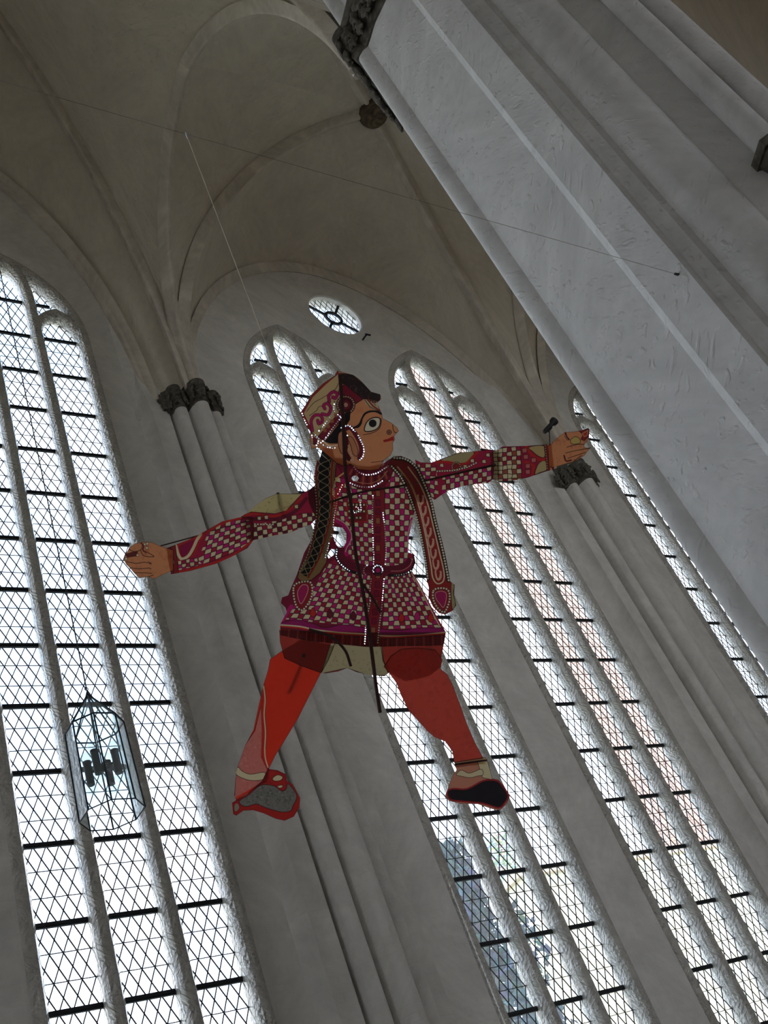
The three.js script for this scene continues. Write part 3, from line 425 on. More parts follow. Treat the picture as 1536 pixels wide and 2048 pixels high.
// --- outlines of the cut pieces
const O = {
  head: H([[440, 85], [500, 100], [560, 115], [600, 140], [640, 180], [700, 245], [770, 265], [778, 300], [745, 330], [765, 375], [782, 410], [790, 450], [850, 480], [900, 520], [912, 545], [890, 568], [876, 585], [882, 612], [866, 640], [868, 690], [850, 730], [800, 770], [760, 840], [690, 850], [600, 840], [540, 800], [500, 820], [430, 790], [350, 720], [290, 672], [240, 686], [228, 600], [232, 550], [190, 490], [152, 412], [200, 340], [235, 272], [330, 180], [420, 120]]),
  coat: T([[600, -365], [660, -340], [760, -330], [860, -350], [942, -405], [1010, -395], [1080, -360], [1150, -300], [1190, -180], [1205, -60], [1120, -60], [1112, 0], [1092, 80], [1068, 200], [1062, 325], [1105, 340], [1118, 400], [1092, 470], [1150, 570], [1250, 760], [1352, 940], [1335, 1035], [850, 1045], [720, 1045], [300, 1000], [75, 955], [80, 875], [130, 785], [118, 748], [84, 715], [92, 672], [140, 655], [165, 590], [205, 500], [262, 330], [320, 225], [335, 140], [350, 50], [300, -60], [295, -150], [345, -190], [335, -250], [360, -380], [480, -400], [560, -390]]),
  scarf: T([[905, -340], [945, -410], [1005, -415], [1075, -388], [1135, -335], [1185, -235], [1225, -130], [1252, -50], [1275, 60], [1300, 160], [1325, 250], [1348, 350], [1368, 450], [1384, 548], [1418, 575], [1413, 650], [1430, 730], [1403, 772], [1345, 802], [1298, 792], [1250, 742], [1222, 680], [1220, 600], [1203, 540], [1188, 400], [1163, 250], [1138, 120], [1108, 0], [1078, -100], [1048, -200], [1010, -280], [950, -325]]),
  braid: [...H([[330, 672], [305, 760], [284, 900], [278, 1000], [290, 1100], [286, 1200]]), ...T([[345, 150], [310, 260], [268, 380], [222, 480], [212, 520], [246, 552], [320, 536], [384, 484], [432, 404], [452, 304], [482, 150], [490, 0]]), ...H([[404, 1100], [396, 1000], [424, 900], [432, 800], [402, 690]])],
  armL: A([[1470, 110], [1480, 300], [1400, 382], [1340, 402], [1250, 440], [1150, 456], [1000, 490], [960, 470], [935, 400], [915, 326], [1000, 265], [1080, 200], [1165, 165], [1260, 165], [1350, 160], [1420, 120]]),
  foreL: A([[780, 360], [915, 328], [990, 330], [1004, 400], [1000, 490], [960, 545], [860, 600], [740, 655], [560, 705], [425, 728], [405, 640], [395, 545], [540, 490], [640, 440]]),
  handL: A([[440, 560], [395, 545], [340, 527], [290, 506], [235, 500], [170, 515], [130, 545], [105, 590], [92, 625], [110, 660], [140, 690], [165, 720], [205, 755], [265, 745], [305, 762], [360, 735], [440, 700]]),
  armR: B([[40, 380], [80, 402], [160, 405], [240, 375], [310, 350], [380, 325], [490, 318], [600, 305], [640, 310], [690, 330], [690, 500], [655, 520], [600, 560], [500, 570], [400, 585], [300, 620], [245, 650], [190, 690], [120, 640], [60, 560]]),
  foreR: B([[620, 330], [680, 300], [710, 280], [900, 275], [1085, 262], [1110, 455], [1050, 470], [900, 520], [780, 545], [680, 545], [630, 520]]),
  handR: B([[1060, 275], [1085, 262], [1130, 215], [1190, 170], [1270, 165], [1320, 155], [1370, 138], [1383, 150], [1376, 210], [1362, 240], [1344, 258], [1338, 280], [1352, 290], [1390, 288], [1362, 320], [1340, 350], [1300, 375], [1250, 400], [1200, 412], [1115, 440], [1070, 440]]),
  shorts: G([[318, 50], [700, 60], [1142, 60], [1132, 130], [1110, 240], [1060, 280], [940, 305], [862, 262], [840, 280], [760, 272], [700, 258], [655, 238], [610, 255], [545, 265], [525, 262], [430, 228], [345, 190], [322, 110]]),
  legL: G([[335, 150], [440, 90], [585, 130], [585, 145], [525, 262], [410, 490], [350, 590], [300, 670], [268, 735], [262, 790], [250, 805], [105, 895], [95, 870], [105, 745], [150, 620], [190, 545], [215, 430], [240, 320], [262, 250], [272, 195]]),
  shoeL: G([[262, 738], [310, 745], [350, 765], [357, 798], [385, 815], [410, 860], [421, 882], [418, 930], [390, 975], [345, 995], [300, 985], [240, 958], [190, 943], [140, 945], [105, 970], [90, 962], [84, 906], [160, 862], [235, 798]]),
  legR: G([[862, 262], [838, 230], [870, 180], [920, 145], [1000, 138], [1090, 148], [1127, 195], [1118, 242], [1150, 268], [1177, 320], [1215, 420], [1250, 520], [1290, 610], [1330, 685], [1342, 712], [1190, 730], [1175, 650], [1140, 602], [1085, 578], [1050, 548], [1015, 508], [960, 450], [920, 370], [900, 315]]),
  shoeR: G([[1185, 705], [1340, 680], [1352, 700], [1374, 785], [1402, 790], [1432, 820], [1461, 870], [1446, 910], [1410, 943], [1370, 935], [1300, 911], [1220, 910], [1160, 895], [1140, 870], [1155, 828], [1178, 768], [1196, 742]]),
};
// --- painting
cx2.fillStyle = C.cream; cx2.fillRect(X0, Y0, 960, 920);
{ // shorts and legs
  fill(O.legL, C.orange); mottle(O.legL, 60, '#c92412', 3, 12, 0.16);
  const calf = G([[242, 330], [226, 430], [200, 550], [150, 620], [105, 745], [95, 885], [240, 800], [262, 740], [240, 680], [236, 560], [240, 420]]); fill(calf, '#d2776a', null); mottle(calf, 160, '#b94a40', 1.5, 6, 0.16); mottle(calf, 60, '#e2a596', 1, 4, 0.25); stroke(G([[245, 300], [226, 430], [195, 550], [150, 620], [105, 745], [96, 880]]), C.line, 1);
  stroke(G([[242, 315], [232, 420], [238, 560], [234, 680], [262, 738]]), C.red, 5.2); stroke(smooth(G([[241, 330], [248, 400], [243, 470], [250, 560], [246, 640], [250, 690], [262, 730]])), C.cream, 2.6); stroke(smooth(G([[246, 330], [253, 400], [248, 470], [255, 560], [251, 640]])), C.line, 0.6);
  fill(smooth(G([[115, 730], [105, 745], [108, 770], [170, 795], [235, 792], [250, 770], [240, 755], [175, 765], [135, 750]]), 4, true), C.cream, C.line, 0.9);
  fill(O.shoeL, '#b1231c'); fill(smooth(G([[120, 900], [170, 865], [225, 820], [290, 822], [330, 848], [352, 838], [362, 812], [395, 850], [405, 880], [385, 925], [375, 945], [330, 952], [250, 930], [205, 912], [150, 925]]), 4, true), '#77736a', C.line, 1); mottle(G([[120, 900], [225, 820], [330, 848], [395, 850], [375, 945], [250, 930]]), 260, '#3f3c36', 0.8, 4, 0.22); mottle(G([[120, 900], [225, 820], [330, 848], [395, 850], [375, 945], [250, 930]]), 160, '#b3ad9e', 0.6, 2.6, 0.28);
  fill(smooth(G([[285, 785], [310, 768], [335, 778], [325, 795], [295, 798]]), 4, true), C.cream); fill(smooth(G([[308, 825], [330, 818], [336, 828], [320, 834]]), 4, true), C.cream); stroke(smooth(G([[262, 745], [310, 750], [345, 775], [352, 800], [345, 838], [325, 842], [290, 815], [240, 805], [160, 868], [92, 905]])), '#9c1820', 2.2);
  fill(smooth(G([[96, 915], [112, 908], [122, 930], [108, 950], [95, 945]]), 4, true), '#8d8674', '#9c1820', 1.4);
  fill(O.shorts, C.brick); fill(G([[590, 60], [820, 60], [835, 200], [862, 275], [760, 275], [655, 238], [525, 266]]), '#b7a880'); mottle(G([[590, 60], [820, 60], [835, 200], [862, 275], [760, 275], [655, 238], [525, 266]]), 90, '#7d6c48', 1, 4, 0.25);
  stroke(G([[592, 120], [560, 200], [525, 264]]), C.line, 1.2); stroke(G([[822, 130], [832, 200], [862, 268]]), C.line, 1.2);
  fill(O.legR, '#cb4839'); mottle(O.legR, 220, '#8f251f', 2, 9, 0.12); mottle(O.legR, 160, '#d0665a', 1, 7, 0.14);
  fill(O.shoeR, '#c98468'); fill(G([[1300, 700], [1350, 698], [1375, 790], [1325, 780]]), C.cream, C.line, 0.7); stroke(G([[1185, 716], [1345, 694]]), C.line, 3); stroke(G([[1185, 708], [1340, 686]]), C.cream, 1.4);
  fill(smooth(G([[1195, 765], [1220, 742], [1260, 758], [1318, 738], [1328, 765], [1300, 772], [1262, 780], [1215, 772]]), 4, true), C.cream, C.line, 0.8);
  const sole = smooth(G([[1150, 850], [1180, 835], [1250, 835], [1330, 795], [1395, 795], [1428, 825], [1452, 868], [1438, 902], [1405, 930], [1330, 908], [1230, 898], [1165, 888]]), 4, true); fill(sole, '#1b171c', '#a5242a', 3.2);
}
{ // arms
  fill(O.armL, C.crim); checker(A([[1480, 300], [1400, 382], [1250, 440], [1000, 490], [985, 390], [1170, 350], [1300, 300]]), A([[985, 370], [1480, 280], [1480, 400], [1000, 500]]), 14, 4, [C.cream, C.crim, C.dark]);
  fill(A([[920, 322], [1080, 200], [1165, 166], [1340, 166], [1290, 220], [1230, 285], [1150, 305], [1080, 300], [985, 292]]), '#c9b57c', C.line, 1); mottle(A([[960, 310], [1165, 170], [1330, 170], [1230, 285], [1080, 300]]), 50, '#7d6a38', 0.8, 2.5, 0.35);
  stroke(smooth(A([[925, 326], [1000, 305], [1080, 318], [1170, 318], [1260, 270], [1340, 190]])), C.red, 4.5); stroke(smooth(A([[985, 342], [1080, 346], [1180, 340], [1290, 290], [1370, 200]])), C.dark, 7); beads(A([[990, 378], [1070, 380], [1140, 380]]), 6, 1.8); for (const [x, y] of A([[1300, 255], [1090, 330], [1040, 335]])) fill([[x - 4, y - 3], [x + 4, y - 4], [x + 4, y + 4], [x - 3, y + 4]], C.cream);
  fill(O.foreL, C.crim); checker(A([[780, 372], [915, 340], [975, 350], [985, 480], [950, 535], [740, 640], [600, 660], [640, 560], [680, 440]]), A([[670, 400], [980, 330], [1000, 520], [600, 680]]), 9, 8); stroke(smooth(A([[405, 555], [540, 500], [660, 445], [780, 372], [915, 336]])), C.red, 4); stroke(smooth(A([[430, 720], [560, 695], [740, 645], [860, 592], [985, 500]])), C.red, 4);
  fill(A([[462, 540], [590, 480], [620, 470], [560, 580], [510, 615], [480, 600]]), '#8e1540', null); stroke(smooth(A([[458, 535], [472, 590], [490, 625], [540, 615], [580, 560], [610, 490], [640, 450]])), C.red, 11); stroke(smooth(A([[458, 530], [475, 590], [500, 622], [545, 600], [580, 545], [605, 490], [632, 450]])), C.cream, 6); stroke(smooth(A([[450, 530], [465, 600], [495, 634], [555, 612], [595, 550], [620, 490]])), C.line, 0.7);
  checker(A([[470, 640], [600, 600], [640, 660], [480, 700]]), A([[470, 635], [640, 610], [650, 680], [475, 715]]), 6, 3); fill(A([[395, 545], [455, 525], [478, 720], [425, 728]]), '#8a1f22', C.line, 1); stroke(A([[420, 540], [445, 724]]), C.line, 1); fill(A([[428, 630], [446, 628], [448, 656], [430, 660]]), C.cream);
  fill(O.handL, C.skin); mottle(O.handL, 70, '#9c4a34', 2, 7, 0.14); for (const l of [[[110, 640], [180, 652], [240, 645], [285, 655], [265, 640]], [[125, 680], [200, 690], [270, 685], [285, 692]], [[165, 718], [230, 718], [290, 722]], [[210, 560], [235, 600], [305, 605], [260, 575]], [[130, 555], [170, 570], [215, 555], [225, 520]], [[265, 745], [300, 735]]]) stroke(smooth(A(l)), C.line, 1.1);
  fill(A([[105, 590], [150, 575], [190, 570], [185, 600], [120, 610]]), '#6e2a26', C.line, 0.8); for (const [x, y] of A([[190, 595], [240, 520], [258, 515], [255, 545], [110, 620]])) fill([[x - 2.4, y - 2.4], [x + 2.4, y - 2.4], [x + 2.4, y + 2.4], [x - 2.4, y + 2.4]], C.pale, C.line, 0.6); stroke(smooth(A([[215, 510], [232, 530], [228, 560], [250, 575]])), '#6e2a26', 3);
  fill(O.armR, C.crim); checker(B([[60, 410], [200, 420], [220, 660], [180, 690], [60, 560]]), B([[40, 420], [240, 400], [220, 690], [40, 620]]), 5, 8); checker(B([[250, 520], [640, 430], [660, 520], [600, 560], [400, 585], [245, 650]]), B([[240, 500], [660, 430], [660, 560], [240, 660]]), 12, 4, [C.cream, C.mag, C.crim]);
  fill(smooth(B([[235, 385], [310, 352], [400, 325], [490, 320], [470, 370], [420, 405], [350, 405], [290, 395]]), 4, true), '#a9976a', C.line, 1); stroke(smooth(B([[205, 400], [290, 400], [350, 412], [430, 410], [490, 350], [520, 325]])), C.red, 5); for (const [x, y] of B([[245, 425], [425, 435], [480, 390], [600, 345], [570, 395]])) fill([[x - 4, y - 3], [x + 3, y - 4], [x + 4, y + 4], [x - 4, y + 3]], C.cream); cx2.beginPath(); { const [[x, y]] = B([[355, 435]]); cx2.arc(x, y, 10, 0, 7); cx2.fillStyle = '#8a1f22'; cx2.fill(); beads(Array.from({ length: 13 }, (_, i) => [x + 8.5 * Math.cos(i / 2), y + 8.5 * Math.sin(i / 2)]), 4, 1.4, '#b9a079'); } beads(B([[210, 470], [330, 465], [440, 440], [520, 400]]), 5, 1.7);
  fill(O.foreR, C.crim); checker(O.foreR, B([[640, 300], [850, 275], [860, 560], [640, 560]]), 6, 8, [C.cream, '#9d4a3a', C.cream, C.crim]); fill(B([[850, 278], [1085, 262], [1110, 455], [1050, 470], [860, 530]]), C.crim, C.line, 1);
  fill(smooth(B([[915, 285], [1030, 275], [1035, 360], [990, 355], [945, 320]]), 4, true), '#b89c66', C.line, 1); fill(smooth(B([[960, 490], [990, 410], [1040, 390], [1055, 455], [1000, 480]]), 4, true), '#b8a06e', C.line, 1); stroke(smooth(B([[890, 280], [940, 345], [1000, 380], [1040, 375]])), C.red, 5); stroke(smooth(B([[890, 400], [950, 430], [940, 500]])), C.red, 5); for (const [x, y] of B([[880, 310], [905, 430], [950, 385], [905, 475], [890, 360]])) fill([[x - 5, y - 4], [x + 5, y - 5], [x + 5, y + 4], [x - 4, y + 5]], '#c06a62');
  fill(B([[1030, 268], [1085, 262], [1110, 455], [1055, 470]]), '#8a1f22', C.line, 1); stroke(B([[1062, 266], [1085, 460]]), C.skin, 3.4); beads(B([[1040, 275], [1058, 465]]), 5, 1.2, '#c9a58a');
  fill(O.handR, C.skin); mottle(O.handR, 60, '#9c4a34', 2, 6, 0.16); fill(smooth(B([[1235, 230], [1265, 205], [1300, 215], [1310, 250], [1270, 262], [1240, 255]]), 4, true), '#c5a85a', C.line, 0.9); fill(B([[1300, 160], [1375, 142], [1372, 205], [1340, 235], [1315, 225], [1330, 190]]), '#8e1f1f', C.line, 1); fill(B([[1325, 180], [1368, 155], [1362, 195], [1340, 205]]), '#c03022', C.cream, 0.9); stroke(smooth(B([[1195, 172], [1205, 205], [1222, 225]])), '#5e1c1a', 3.4); beads(B([[1195, 195], [1215, 232]]), 4, 1.1, '#c9a58a'); stroke(smooth(B([[1185, 350], [1200, 390], [1240, 385]])), '#5e1c1a', 3); for (const l of [[[1205, 285], [1280, 265], [1340, 262]], [[1195, 330], [1280, 310], [1385, 292]], [[1215, 370], [1290, 345], [1350, 325]], [[1260, 390], [1320, 350]]]) stroke(smooth(B(l)), C.line, 1.1);
}
{ // coat
  fill(O.coat, '#7d1630');
  fill(T([[350, -400], [500, -400], [560, -250], [520, 60], [440, 120], [360, 60], [330, -200]]), '#94203a', C.line, 1);
  checker(T([[420, -250], [620, -260], [780, -180], [790, 430], [660, 430], [600, 330], [620, 180], [560, 80], [500, 60]]), T([[420, -260], [785, -220], [790, 470], [520, 440]]), 9, 19);
  checker(T([[870, -330], [1010, -300], [1060, -180], [1110, -20], [1062, 325], [1105, 345], [1080, 430], [890, 440]]), T([[880, -340], [1120, -330], [1095, 450], [885, 450]]), 6, 19);
  checker(T([[500, 380], [640, 480], [770, 500], [735, 905], [560, 880], [320, 860], [120, 840], [200, 720], [360, 560], [430, 430]]), T([[400, 400], [780, 470], [735, 920], [90, 860]]), 14, 13);
  checker(T([[885, 510], [1090, 475], [1150, 570], [1300, 850], [1310, 905], [860, 915]]), T([[885, 500], [1095, 480], [1310, 915], [865, 925]]), 10, 12);
  // edge bands of the skirt
  stroke(T([[1092, 470], [1150, 570], [1250, 760], [1345, 935]]), C.crim, 10); stroke(T([[1085, 480], [1140, 575], [1235, 765], [1310, 905]]), C.cream, 2.2); stroke(T([[80, 880], [130, 790], [165, 740]]), C.mag, 8);
  // round the arm openings
  stroke(smooth(T([[490, 70], [560, 110], [610, 180], [605, 240], [575, 300], [590, 340]])), C.mag, 8); stroke(smooth(T([[505, 62], [570, 100], [624, 180], [618, 240], [590, 290], [580, 320]])), '#c9a892', 2); stroke(smooth(T([[1092, 70], [1070, 180], [1072, 320]])), C.mag, 7); stroke(smooth(T([[1085, 80], [1062, 180], [1058, 340]])), '#c9a892', 1.8);
  // hem
  const hem = [...T([[82, 868], [200, 842], [320, 868], [420, 905], [560, 880], [735, 905], [865, 915], [1000, 925], [1150, 905], [1320, 905]])]; fill([...smooth(hem, 3), ...T([[1348, 945], [900, 965], [720, 950], [400, 930], [80, 885]])], '#96175a', C.line, 1); stroke(smooth(T([[80, 882], [230, 895], [340, 918], [520, 940], [720, 952], [900, 968], [1100, 965], [1345, 940]])), C.cream, 3); stroke(smooth(T([[80, 894], [230, 907], [340, 930], [520, 952], [720, 964], [900, 980], [1345, 952]])), C.red, 3);
  const top = smooth(T([[80, 905], [340, 945], [720, 975], [900, 988], [1345, 962]]), 5), bot = smooth(T([[74, 957], [300, 1002], [720, 1047], [850, 1047], [1336, 1037]]), 5); fill([...top, ...bot.slice().reverse()], '#8d1f22', C.line, 1); { const a = along(top, 6), b = along(bot, 6.05); for (let i = 0; i < Math.min(a.length, b.length); i++) { stroke([a[i], b[i]], i % 3 ? '#5a1015' : '#b8524a', 1.5); } }
  for (const [x, y, c] of [[330, 790, C.red], [460, 800, C.dark], [640, 815, C.dark], [1010, 830, C.red], [1130, 820, C.mag], [1235, 830, C.red]]) fill(smooth(T([[x, y - 40], [x + 24, y + 5], [x, y + 34], [x - 24, y + 5]]), 4, true), c, C.line, 1);
  // placket with its two dotted seams
  fill(T([[782, -200], [880, -200], [888, 430], [870, 520], [830, 1035], [735, 1035], [775, 520], [788, 430]]), '#8c1c2a', C.line, 1); for (let i = 0; i < 17; i++) { const y = -150 + i * 70, sx = y > 500 ? -(y - 500) * 0.09 : 0; fill(T([[812 + sx, y], [846 + sx, y], [846 + sx, y + 46], [812 + sx, y + 46]]), i % 3 ? '#7a1430' : '#9d5b3c', C.line, 0.8); }
  const seams = [T([[790, -110], [786, 100], [794, 300], [796, 425]]), T([[688, -110], [700, 0]]), T([[868, 20], [884, 160], [892, 300], [886, 425]]), T([[776, 530], [765, 640], [770, 700]]), T([[735, 900], [728, 1030]]), T([[876, 530], [868, 640], [855, 780]])]; for (const s of seams) pierce(s); beads(T([[770, 700], [750, 800], [736, 900]]), 5, 1.6); beads(T([[852, 790], [838, 900], [826, 1030]]), 5, 1.6);
  // belt
  const beltL = smooth(T([[515, 300], [512, 370], [560, 432], [620, 470], [690, 492]])), beltR = smooth(T([[1108, 345], [1116, 400], [1085, 465], [1010, 496], [915, 502]])); stroke(smooth(T([[545, 290], [545, 360], [600, 410], [700, 440], [800, 455], [920, 455], [1020, 440], [1070, 400]])), C.dark, 14); stroke(beltL, C.line, 6); stroke(beltR, C.line, 6); pierce(beltL, 5, 1.3); pierce(beltR, 5, 1.3); stroke(smooth(T([[930, 470], [1010, 465], [1070, 430], [1095, 380]])), '#c97a70', 1.6);
  { const [[x, y]] = T([[828, 462]]); cx2.beginPath(); cx2.arc(x, y, 12, 0, 7); cx2.fillStyle = '#3a1014'; cx2.fill(); cx2.beginPath(); cx2.arc(x, y, 5, 0, 7); cx2.fillStyle = C.mag; cx2.fill(); pierce(Array.from({ length: 23 }, (_, i) => [x + 9.5 * Math.cos(i * 0.28), y + 9.5 * Math.sin(i * 0.28)]), 4.3, 1.35); } pierce(smooth(T([[745, 425], [722, 450], [722, 485], [740, 500]])), 4.4, 1.3);
  // chest pocket
  fill(T([[590, -60], [740, -60], [745, 90], [600, 95]]), '#7f1c22', C.red, 2); for (let i = 0; i < 14; i++) { const [[x, y]] = T([[610 + (i % 5) * 28, -40 + Math.floor(i / 5) * 50]]); fill([[x - 2.5, y - 2.5], [x + 2.5, y - 2.5], [x + 2.5, y + 2.5], [x - 2.5, y + 2.5]], C.cream); } { const [[x, y]] = T([[660, 0]]); pierce(Array.from({ length: 10 }, (_, i) => [x + 6 * Math.cos(i * 0.5 - 1.5), y + 6 * Math.sin(i * 0.5 - 1.5)]), 4.2, 1.1); }
  // left strap beside the braid
  stroke(smooth(H([[480, 960], [440, 1020], [425, 1120], [408, 1240], [392, 1340], [360, 1440], [340, 1536]])), C.red, 9); pierce(smooth(H([[478, 962], [446, 1030], [432, 1120], [412, 1230], [398, 1330], [372, 1420], [350, 1520]])), 4.8, 1.3); stroke(smooth(H([[500, 860], [430, 920], [400, 1020]])), '#c9a05c', 3);
  // collar
  fill(smooth(H([[520, 770], [560, 850], [620, 890], [700, 890], [780, 870], [840, 790], [870, 760], [860, 880], [790, 970], [690, 1000], [600, 985], [530, 940], [515, 850]]), 4, true), '#7a1626', C.line, 1); for (let i = 0; i < 12; i++) { const a = 0.5 + i * 0.2; const [p, q] = H([[690 + 150 * Math.cos(a), 800 + 100 * Math.sin(a)], [690 + 170 * Math.cos(a), 815 + 145 * Math.sin(a)]]); stroke([p, q], i % 2 ? '#a54a32' : '#4f0d18', 4); }
  fill(smooth(H([[570, 770], [620, 800], [700, 805], [790, 790], [820, 770], [800, 830], [740, 860], [660, 862], [600, 840]]), 4, true), '#7d1730', C.line, 1); stroke(smooth(H([[600, 800], [660, 835], [740, 835], [800, 800]])), '#c28a62', 1.3);
  pierce(smooth(H([[560, 750], [566, 815], [610, 865], [670, 882], [740, 870], [795, 838], [832, 812]])), 4.9, 1.45); pierce(smooth(H([[540, 945], [590, 966], [650, 976], [710, 972], [762, 945], [800, 920]])), 4.9, 1.45); stroke(smooth(H([[545, 915], [600, 938], [690, 948], [770, 915], [826, 850]])), '#c28a62', 1.4);
}
{ // scarf with its bead borders
  fill(O.scarf, '#93211f'); const inner = smooth(T([[935, -335], [1000, -260], [1055, -150], [1110, 0], [1145, 130], [1172, 260], [1196, 400], [1212, 530]]), 4), outer = smooth(T([[955, -400], [1040, -390], [1120, -330], [1180, -210], [1235, -70], [1262, 60], [1288, 160], [1312, 250], [1334, 350], [1354, 450], [1372, 540]]), 4);
  stroke(outer, C.line, 8.5); stroke(inner, C.line, 7); beads(outer, 5.6, 2.2); beads(inner, 5.2, 1.9);
  stroke(smooth(T([[980, -330], [1060, -230], [1120, -100], [1165, 60], [1205, 250], [1235, 420], [1250, 520], [1285, 565], [1330, 545], [1335, 470], [1300, 320], [1260, 150], [1210, -50], [1150, -200], [1060, -330]])), C.cream, 2.6);
  stroke(smooth(T([[1000, -300], [1075, -210], [1135, -80]])), '#b98a4e', 3);
  for (let i = 0; i < 8; i++) { const t = i / 7, x = 1158 + 135 * t, y = -70 + 580 * t, w = 20; stroke(smooth(T([[x - w, y - 40], [x - w + 6, y], [x, y + 24], [x + w - 4, y + 4], [x + w - 4, y - 34]])), '#d3a084', 5); stroke(smooth(T([[x - w + 8, y - 38], [x - 2, y + 8], [x + w - 12, y - 30]])), '#8a1a24', 2.4); }
  for (const [x, y, s] of [[1312, 690, 1], [1308, 690, 0]]) if (s) { const d = smooth(T([[1255, 620], [1300, 600], [1365, 612], [1380, 680], [1360, 750], [1335, 785], [1290, 755], [1255, 690]]), 4, true); fill(d, '#8f1a22', C.line, 1); beads(d, 5.6, 2); fill(smooth(T([[1270, 640], [1310, 622], [1352, 640], [1350, 700], [1330, 748], [1300, 715], [1275, 680]]), 4, true), '#a3164f', '#d09a90', 1.4); }
  fill(smooth(T([[1392, 560], [1415, 580], [1408, 640], [1424, 720], [1402, 765], [1392, 690]]), 4, true), '#a08f62', C.line, 0.9);
}
{ // braid
  fill(O.braid, '#b79e6e', C.line, 1);
  const mid = [...H([[360, 690], [340, 800], [335, 900], [340, 1000], [345, 1100], [340, 1200]]), ...T([[400, 130], [370, 250], [340, 350], [300, 430], [262, 500]])], c = new THREE.CatmullRomCurve3(mid.map(([x, y]) => V(x, y, 0))), N = 90, pt = (t) => c.getPoint(t), nr = (t) => { const g = c.getTangent(t); return [-g.y, g.x]; };
  const wid = (t) => 13 * (1 - 0.45 * t), side = (t, s) => { const p = pt(t), n = nr(t); return [p.x + n[0] * s, p.y + n[1] * s]; };
  const ed = (s) => Array.from({ length: N + 1 }, (_, i) => side(i / N, s * wid(i / N))); fill([...ed(1), ...ed(-1).reverse()], '#141113', C.line, 1);
  for (let k = 0; k < 15; k++) for (const s of [1, -1]) { const t0 = (k + (s > 0 ? 0 : 0.5)) / 15.5, L = []; for (let i = 0; i <= 10; i++) { const u = i / 10, t = Math.min(1, t0 + u * 0.1); L.push(side(t, s * wid(t) * (0.95 - 1.75 * u + 0.4 * Math.sin(u * 6)))); } stroke(L, '#c9b88e', 1.5); }
  stroke(ed(1.25).slice(0, 78), '#8f2420', 2.6); stroke(ed(-1.3), C.red, 3); beads(ed(1.55), 6, 1.6); beads(ed(-1.75).slice(0, 70), 6, 1.5, '#c9b088');
  const d = smooth(T([[180, 600], [215, 560], [300, 550], [325, 600], [310, 690], [245, 770], [195, 720]]), 4, true); fill(d, '#8f1a22', C.line, 1); beads(d, 5.8, 2); fill(smooth(T([[215, 620], [250, 575], [290, 585], [285, 640], [240, 720], [215, 670]]), 4, true), '#a3164f', '#d09a90', 1.4);
}
